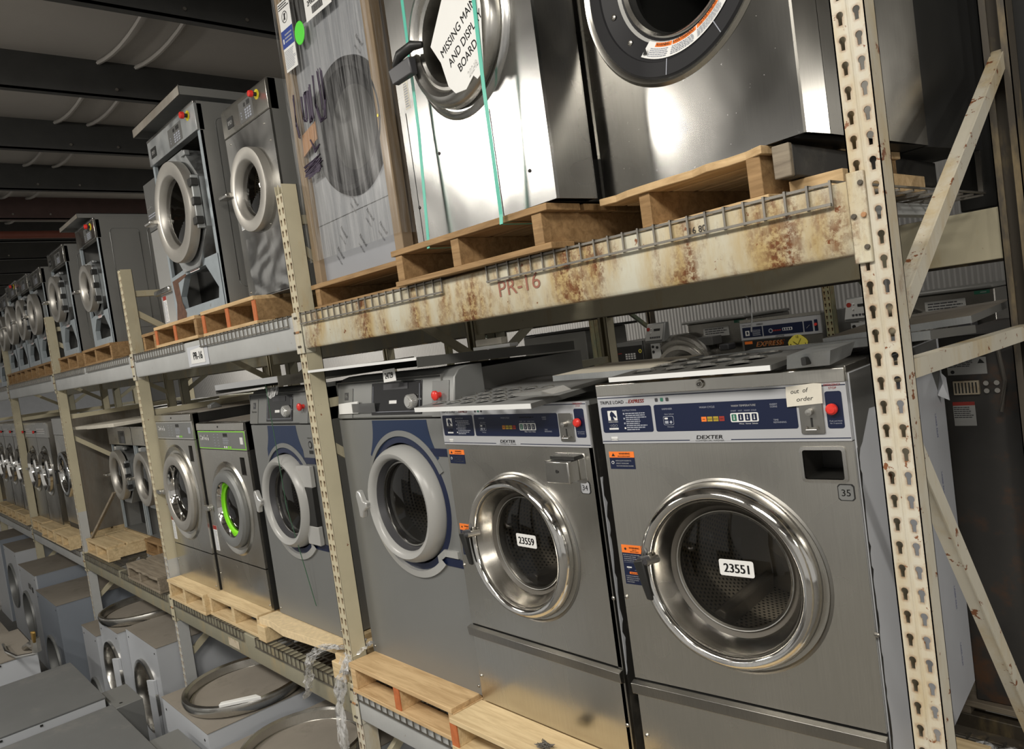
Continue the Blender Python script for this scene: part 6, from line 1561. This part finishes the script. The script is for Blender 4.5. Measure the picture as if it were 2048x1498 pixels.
for i, (x, hh) in enumerate(xs):
    t = thing('dark_cabinet', 'dusty dark machine top on the rear rack row, %s from the right' % ords[i], 'washing machine', (x, 1.22, 1.36))
    MB().box(-.42, .42, 0, .78, 0, hh, 'grey_paint_dark').link('cabinet', t, bevel=.003)
    MB().box(-.44, .44, -.05, .80, hh + .001, hh + .04, 'grey_lid').link('loose_top', t, bevel=.002)
t = thing('shelf_plank', 'long pale plank lying across the rear row behind the small washers', 'plank', (-6.0, 1.08, 2.635)); MB().box(-1.1, 1.2, 0, .10, 0, .03, 'rack_cream').link('plank', t)

# ------------------------------------------------------------------ third row, across the rear aisle
def far_blue(x):
    t = thing('coin_washer', 'distant coin washer with blue panel and EXPRESS clock poster, across the rear aisle', 'washing machine', (x, 4.5, 1.50)); W, H = .745, 1.19; h = W / 2
    cabinet(t, W, H, .7, 'grey_side', 'grey_lid', y0=.012)
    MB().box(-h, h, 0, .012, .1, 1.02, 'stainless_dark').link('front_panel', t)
    m = MB().box(-h, h, -.006, .012, 1.023, 1.175, 'panel_silver'); cp = m.link('control_panel', t)
    MB().box(-h, h, -.004, .02, 1.178, 1.205, 'stainless').link('top_trim', t)
    m = MB(); y = -.0075
    m.rrect(-h + .02, -.16, 1.045, 1.135, .005, y, 'navy'); m.rrect(-.15, .215, 1.045, 1.135, .005, y, 'navy'); m.rrect(.225, .30, 1.045, 1.135, .005, y, 'navy'); m.rrect(.315, .345, 1.045, 1.14, .005, y, 'navy')
    y2 = y - .001
    m.text('TRIPLE LOAD', -h + .02, 1.148, .011, y2, 'black_ink'); m.text('EXPRESS', -.21, 1.148, .012, y2, 'charcoal', bold=.02, shear=.3)
    m.quad(-.325, -.285, 1.06, 1.105, y2, 'white_ink'); horse(m, -.322, -.288, 1.07, 1.10, y2 - .001, 'navy'); m.lines(-.255, -.175, 1.055, 1.11, 6, y2, 'grey_ink')
    m.lathe([(.012, y2), (.02, y2)], 'grey_ink', -.08, 1.085, n=16); m.rrect(.03, .12, 1.075, 1.10, .004, y2, 'white_ink', .0006)
    for i in range(4): m.quad(.035 + i * .021, .048 + i * .021, 1.079, 1.096, y2 - .001, 'navy')
    for i in range(4): m.quad(-.06 + .02 * i + .0, -.045 + .02 * i, 1.078, 1.09, y2, 'red_ink')
    m.bar((.245, y2, 1.075), (.275, y2, 1.10), .006, .001, 'white_ink'); m.cyl(.33, 1.10, .012, y2 - .012, y2, 'red_button', 16)
    m.text('DEXTER', 0, 1.028, .012, y2, 'black_ink', bold=.01, align='C', shear=.2, sx=1.3); m.link('panel_graphics', cp, smooth=False)
    m = MB().quad(-h + .02, .12, .80, 1.015, -.002, 'near_black'); y = -.004
    m.text('EXPRESS', -.235, .955, .048, y, 'orange_ink', bold=.03, shear=.35, sx=1.05); m.text('EXPRESS', -.233, .957, .044, y - .001, 'tape_orange', bold=.0, shear=.35, sx=1.07)
    m.text('Spins Faster...', -.235, .905, .026, y, 'yellow_ink', bold=.02); m.text('Cuts Dry Time!', -.235, .865, .026, y, 'yellow_ink', bold=.02)
    m.quad(-.345, -.27, .985, 1.01, y, 'orange_ink'); m.quad(-.335, -.275, .87, .93, y, 'yellow_ink'); horse(m, -.33, -.28, .872, .925, y - .001, 'black_ink')
    q = m.link('poster', t, smooth=False); lab(q, 'black poster reading EXPRESS Spins Faster')
    m = MB(); cx, cz = .155, .945
    m.prism([(cx + .085 * (1 + .08 * math.sin(5 * a)) * math.cos(a) * 1.25 * .8, cz + .085 * math.sin(a)) for a in [2 * math.pi * i / 24 for i in range(24)]], -.009, -.006, 'yellow_ink')
    for s_, a in (('12', 90), ('3', 0), ('6', 270), ('9', 180)): m.text(s_, cx + .066 * math.cos(math.radians(a)), cz - .009 + .066 * math.sin(math.radians(a)), .02, -.010, 'black_ink', bold=.02, align='C')
    m.bar((cx, -.0105, cz), (cx - .04, -.0105, cz + .03), .008, .001, 'black_ink'); m.bar((cx, -.0105, cz), (cx + .03, -.0105, cz + .05), .006, .001, 'black_ink')
    lab(m.link('clock_face', q, smooth=False), 'yellow wavy clock face')
far_blue(-3.32)
def big_extractor(x, label, paper=True):
    t = thing('washer_extractor', label, 'washing machine', (x, 4.5, 1.45))
    # x is the centre of the round window
    m = MB().box(.0, .65, .15, .95, 0, 1.27, 'stainless_dark'); m.link('cabinet', t, bevel=.01)
    MB().box(-.03, .655, .10, .95, 1.272, 1.30, 'grey_side').link('top_cover', t, bevel=.01)
    MB().lathe([(.40, .35), (.395, .0), (.375, -.04), (.345, -.05), (.33, -.035), (.30, -.03), (.285, -.055), (.25, -.06), (.22, -.03), (.18, .0), (.17, .03)], 'chrome_satin', 0, .80, n=72).link('door_housing', t)
    MB().lathe([(.17, .03), (.0003, .05)], 'near_black', 0, .80, n=40).link('door_window', t)
    MB().prism([(.19, 1.14), (.37, 1.14), (.37, 1.06), (.25, 1.06)], -.01, .15, 'grey_paint_dark').link('soap_box', t, bevel=.004)
    m = MB().quad(.18, .46, 1.13, 1.22, .145, 'plastic_grey'); m.lines(.20, .44, 1.15, 1.21, 3, .144, 'charcoal', seed=5); m.link('warning_label', t, smooth=False)
    m = MB().quad(.52, .62, 1.235, 1.26, .145, 'green_ink'); m.quad(.56, .60, 1.244, 1.25, .143, 'plastic_grey'); m.link('green_sticker', t, smooth=False)
    MB().box(.44, .54, -.03, .10, 1.0, 1.06, 'charcoal').link('latch', t, bevel=.012)
    hd = MB().hexa([(-.34, -.10, 1.14), (-.12, -.10, 1.14), (-.12, .02, 1.14), (-.34, .02, 1.14), (-.33, -.04, 1.33), (-.11, -.04, 1.33), (-.11, .02, 1.33), (-.33, .02, 1.33)], 'grey_paint').link('control_head', t, bevel=.012)
    m = MB().hexa([(-.33, -.104, 1.165), (-.13, -.104, 1.165), (-.13, -.098, 1.165), (-.33, -.098, 1.165), (-.322, -.052, 1.318), (-.122, -.052, 1.318), (-.122, -.047, 1.318), (-.322, -.047, 1.318)], 'plastic_grey')
    for i in range(5): m.box(-.27 + i * .026, -.255 + i * .026, -.102, -.092, 1.185, 1.20, 'charcoal')
    m.box(-.23, -.16, -.078, -.066, 1.255, 1.275, 'near_black'); m.cyl(-.30, 1.275, .018, -.075, -.066, 'red_ink', 16); m.cyl(-.265, 1.28, .006, -.075, -.064, 'white_ink', 10); m.cyl(-.265, 1.24, .006, -.09, -.078, 'white_ink', 10)
    m.link('keypad', hd, smooth=False)
    m = MB().box(-.31, -.20, -.05, -.045, .95, 1.13, 'lid_edge_white'); [m.cyl(a, b, .014, -.056, -.05, 'near_black', 12) for a, b in ((-.285, 1.10), (-.285, 1.05), (-.235, 1.09))]; m.link('side_plate', t, smooth=False)
    return t
big_extractor(-4.36, 'big round-fronted washer extractor with a tilted control head, left of the blue panel')
big_extractor(-2.375, 'big round-fronted washer extractor with green sticker, seen right of the nearest upright')
t = thing('stainless_washer', 'distant washer with a black panel and yellow ring, behind the yellow brace', 'washing machine', (-5.06, 4.5, 1.50))
cabinet(t, .50, 1.12, .7, 'grey_side', 'grey_lid'); MB().box(-.25, .25, 0, .012, 0, .9, 'stainless_dark').link('front_panel', t); MB().box(-.25, .25, -.004, .012, .905, 1.12, 'grey_paint').link('control_fascia', t)
m = MB().quad(-.14, .245, .93, 1.08, -.006, 'near_black'); m.lines(-.12, -.02, 1.0, 1.02, 1, -.0075, 'red_ink'); m.lathe([(.010, -.0075), (.02, -.0075)], 'yellow_ink', .215, 1.02, n=20)
for i in range(4):
    for j in range(3): m.quad(.02 + i * .035, .045 + i * .035, .945 + j * .022, .96 + j * .022, -.0075, 'white_ink')
m.link('panel_graphics', t, smooth=False)
t = thing('carton', 'grey box on the distant shelf left of the yellow brace', 'box', (-6.15, 4.6, 1.45)); MB().box(-.5, .5, 0, .7, 0, 1.35, 'grey_side').link('box', t, bevel=.01); MB().box(-.52, .68, -.05, .7, 1.352, 1.38, 'near_black').link('lid', t, bevel=.003)
t = thing('tray_stack', 'white edged trays stacked on the distant shelf at the right', 'trays', (-1.0, 4.4, 2.45))
for i in range(3): MB().box(-.45 + .03 * i, .42, 0, .5, i * .075, i * .075 + .03, 'lid_edge_white' if i != 1 else 'stainless').link('tray', t, bevel=.004)
MB().box(-.5, .5, .1, .6, -.98, -.005, 'grey_paint_dark').link('support_box', t)

# ------------------------------------------------------------------ machines on the floor
def floor_dryer(label, x, y, W, H, D, ring=None, front='white_enamel', side='white_enamel', top='dusty_top', z=0.0, name='floor_dryer', open_=True, door=False):
    t = thing(name, label, 'dryer', (x, y, z)); h = W / 2
    cabinet(t, W, H, D, side, side, y0=.014)
    MB().box(-h - .004, h + .004, -.004, D, H + .0, H + .004, top).link('dusty_top', t)
    if ring:
        cx, cz, R = ring
        MB().holeplate(-h, h, 0.0, H, cx, cz, R, 0, .014, front).link('front_panel', t, smooth=False)
        MB().lathe([(R * 1.04, -.001), (R * 1.03, -.02), (R * .95, -.022), (R * .92, .0), (R * .93, .06)], 'chrome_satin' if open_ else 'grey_paint', cx, cz, n=56).link('door_frame', t)
        MB().lathe([(R * .93, .05), (R * .95, D * .7), (.0003, D * .72)], 'drum_back', cx, cz, n=48).link('drum', t)
        if open_:
            q = MB().hexa([(cx + R * .75, -.05, cz - R * 1.0), (cx + R * .98, -.02, cz - R * 1.0), (cx + R * 1.0, .0, cz - R * 1.0), (cx + R * .8, -.03, cz - R * 1.0), (cx + R * .75, -.05, cz + R * .7), (cx + R * .98, -.02, cz + R * .7), (cx + R * 1.0, .0, cz + R * .7), (cx + R * .8, -.03, cz + R * .7)], 'white_enamel'); q.link('door_edge', t, bevel=.004)
    else:
        MB().box(-h, h, 0, .014, 0, H, front).link('front_panel', t)
    for a, b in ((-h + .05, H - .06), (h - .06, H - .05)): MB().cyl(a, b, .007, -.002, 0, 'near_black', 10).link('rivet', t)
    return t
def ringlid(label, x, y, z, R, bracket=False, rz=0):
    t = thing('door_ring', label, 'dryer door', (x, y, z), rz)
    MB().lathez([(R * .84, .010), (R * .88, .012), (R * .90, .055), (R * .94, .065), (R * .985, .060), (R, .045), (R * .99, .02), (R * .96, .0), (R * .84, .0), (R * .84, .010)], 'chrome_satin', n=72).link('ring', t)
    MB().lathez([(.0005, .012), (R * .85, .012)], 'dusty_top', n=72).link('glass_disc', t)
    if bracket: lab(MB().hexa([(-.02, -R * 1.03, .066), (.20, -R * .93, .066), (.16, -R * .83, .066), (-.02, -R * .93, .066), (-.02, -R * 1.03, .085), (.20, -R * .93, .085), (.16, -R * .83, .085), (-.02, -R * .93, .085)], 'lid_edge_white').link('hinge_bracket', t, bevel=.003), 'white hinge bracket')
    return t
floor_dryer('white dryer with an open oval door hole, standing left of the third upright foot', -6.135, -.14, .75, 1.01, 1.0, (-.01, .57, .265))
floor_dryer('white dryer with a steel ring lying on it, left of the open white dryer', -6.80, -.20, .56, .985, 1.0, (.02, .62, .24))
ringlid('steel door ring lying on the white dryer, the farther of two rings', -6.86, .12, 1.0, .36)
floor_dryer('low white dryer with a small round door, half behind the ringed dryer', -7.36, -.23, .50, .85, .8, (-.02, .26, .17), open_=False)
floor_dryer('white dryer under the nearer steel door ring', -4.50, -.375, .74, 1.0, 1.05, None, side='white_enamel', front='white_enamel')
ringlid('steel door ring with a white bracket, lying on a dusty dryer', -4.46, -.02, 1.012, .355, True, rz=.85)
floor_dryer('dusty topped dryer at the bottom edge, below the second upright', -3.59, -.40, .70, .98, 1.05, None)
ringlid('large brown dusty door disc at the bottom edge', -3.53, -.12, .99, .31)
floor_dryer('blue-grey dryer with small knobs, left of the ringed white dryer', -8.80, -.28, .96, .91, .85, (-.02, .25, .27), front='blue_grey_enamel', side='blue_grey_enamel', open_=False)
t = floor_dryer('white front loader with a square vent, behind the blue-grey dryer', -9.83, -.26, .94, 1.04, .9, (-.20, .50, .27), side='blue_grey_enamel', top='dusty_top', open_=False)
MB().rrect(.18, .24, .82, .88, .004, -.003, 'near_black', .003).link('square_vent', t); MB().rrect(.0, .14, .84, .90, .004, -.003, 'grey_paint_dark', .003).link('name_badge', t)
floor_dryer('white washer with a chrome porthole, far left on the floor', -11.30, -.20, .86, 1.09, .9, (-.02, .62, .27), open_=False, side='white_enamel')
floor_dryer('grey topped cabinet farthest left on the floor under the rack', -12.5, -.20, .8, 1.1, .9, None, side='blue_grey_enamel')
floor_dryer('white dryer under the lower shelf, behind the nearer ring', -4.75, .75, .9, .9, .8, None, name='floor_dryer')
floor_dryer('grey dryer under the lower shelf, in deep shade', -2.2, .3, .9, .8, .8, None, side='blue_grey_enamel')
def slab(label, x0, x1, y0, y1, H, top='dusty_grey_top', side='white_enamel', ):
    t = thing('aisle_machine', label, 'machine', ((x0 + x1) / 2, y1, 0)); w = (x1 - x0) / 2; d = y1 - y0
    MB().box(-w, w, -d, 0, 0, H - .012, side).link('cabinet', t, bevel=.004)
    MB().box(-w - .004, w + .004, -d, .004, H - .010, H, top).link('top_sheet', t, bevel=.002)
    for i in range(7): q = MB(); q.box(w + .004, w + .006, -d + .15 + i * .2, -d + .165 + i * .2, H - .03, H - .018, 'near_black'); q.link('rivet', t)
    return t
slab('long grey machine top in the aisle, middle of the three at the bottom left', -6.16, -5.235, -2.3, -.60, 1.0)
slab('grey machine top in the bottom left corner, nearest', -5.09, -4.20, -2.3, -.60, .99)
slab('brown dusty machine top beyond the long grey one', -7.55, -6.72, -2.3, -.70, 1.0, top='dusty_top')
slab('open dark cabinet beyond the brown machine top', -8.85, -7.75, -2.2, -.70, .86, top='dusty_top', side='near_black')
slab('white cabinet at the left edge beyond the dark one', -10.2, -9.2, -2.2, -.85, 1.2, top='white_enamel', side='white_enamel')
for lb, x, y, w in (('small grey junction box behind the long grey machine top', -5.28, -.585, .36), ('small grey junction box behind the nearest corner machine top', -4.28, -.585, .36)):
    t = thing('junction_box', lb, 'box', (x, y, .955), 0)
    MB().box(-w / 2, w / 2, 0, .16, -.955, 0, 'grey_paint').link('box', t, bevel=.003)
    MB().lathez([(.0003, .001), (.010, .001)], 'near_black', w / 2 - .06, .05, n=14).link('cable_hole', t)
t = thing('gas_valve', 'small brass valve with a yellow lever on the brown machine top', 'valve', (-6.62, -.76, 1.0))
MB().tube([(-.22, .0, .02), (-.12, .02, .06), (.0, .02, .07), (.10, .03, .10)], .022, 'lock_steel', 8).tube([(.10, .03, .05), (.10, .03, .15)], .03, 'lock_steel', 8).link('pipe_fitting', t)
MB().hexa([(.09, .01, .13), (.12, .01, .12), (.13, .03, .12), (.10, .03, .13), (.15, .0, .22), (.18, .01, .21), (.19, .03, .21), (.16, .03, .22)], 'brass_valve').link('lever', t, bevel=.006)
MB().tube([(.10, .02, .04), (.0, -.08, .03), (-.2, -.12, .04), (-.5, -.10, .02)], .012, 'chrome_satin', 8).link('hose', t)
t = thing('lint', 'small tuft of grey lint on the dusty pallet under washer 34', 'lint', (-1.86, -.02, 1.495)); rg = random.Random(11); q = MB()
for i in range(26): q.tube([(rg.uniform(-.03, .03), rg.uniform(-.02, .02), rg.uniform(0, .01)) for _ in range(4)], .0014, 'rubber', 4)
q.link('tuft', t)

for o in list(COL.objects):
    if o.parent is None and o.type in ('MESH', 'EMPTY') and not o.get('kind'):
        o['kind'] = 'thing'
        g = {'wooden_pallet': 'wooden pallets on the shelves', 'rack_upright': 'rack uprights', 'shelf_beam': 'front shelf beams', 'rear_beam': 'beams behind the shelves', 'rear_row_beam': 'beams of the rear rack row',
             'wire_deck': 'wire decks on the shelves', 'open_dryer': 'open fronted dryers on the upper shelf', 'dark_cabinet': 'dark machines on the rear rack row', 'floor_dryer': 'dryers on the floor',
             'aisle_machine': 'machines standing in the aisle', 'stainless_washer': 'stainless washers on the shelves', 'coin_washer': 'coin washers', 'tall_washer': 'tall grey washers', 'small_washer': 'small stainless washers',
             'large_washer': 'large washers on the upper shelf', 'door_ring': 'steel door rings', 'washer_extractor': 'washer extractors across the rear aisle', 'open_washer': 'dim open washers in the third bay',
             'metal_tray': 'metal trays on the tall washers', 'vent_panel': 'louvred panels', 'junction_box': 'small grey junction boxes', 'warped_board': 'warped boards', 'plastic_scrap': 'scraps of plastic wrap', 'wood_block': 'wood blocks'}.get(o.name.split('.')[0])
        if g and not o.get('group'): o['group'] = g
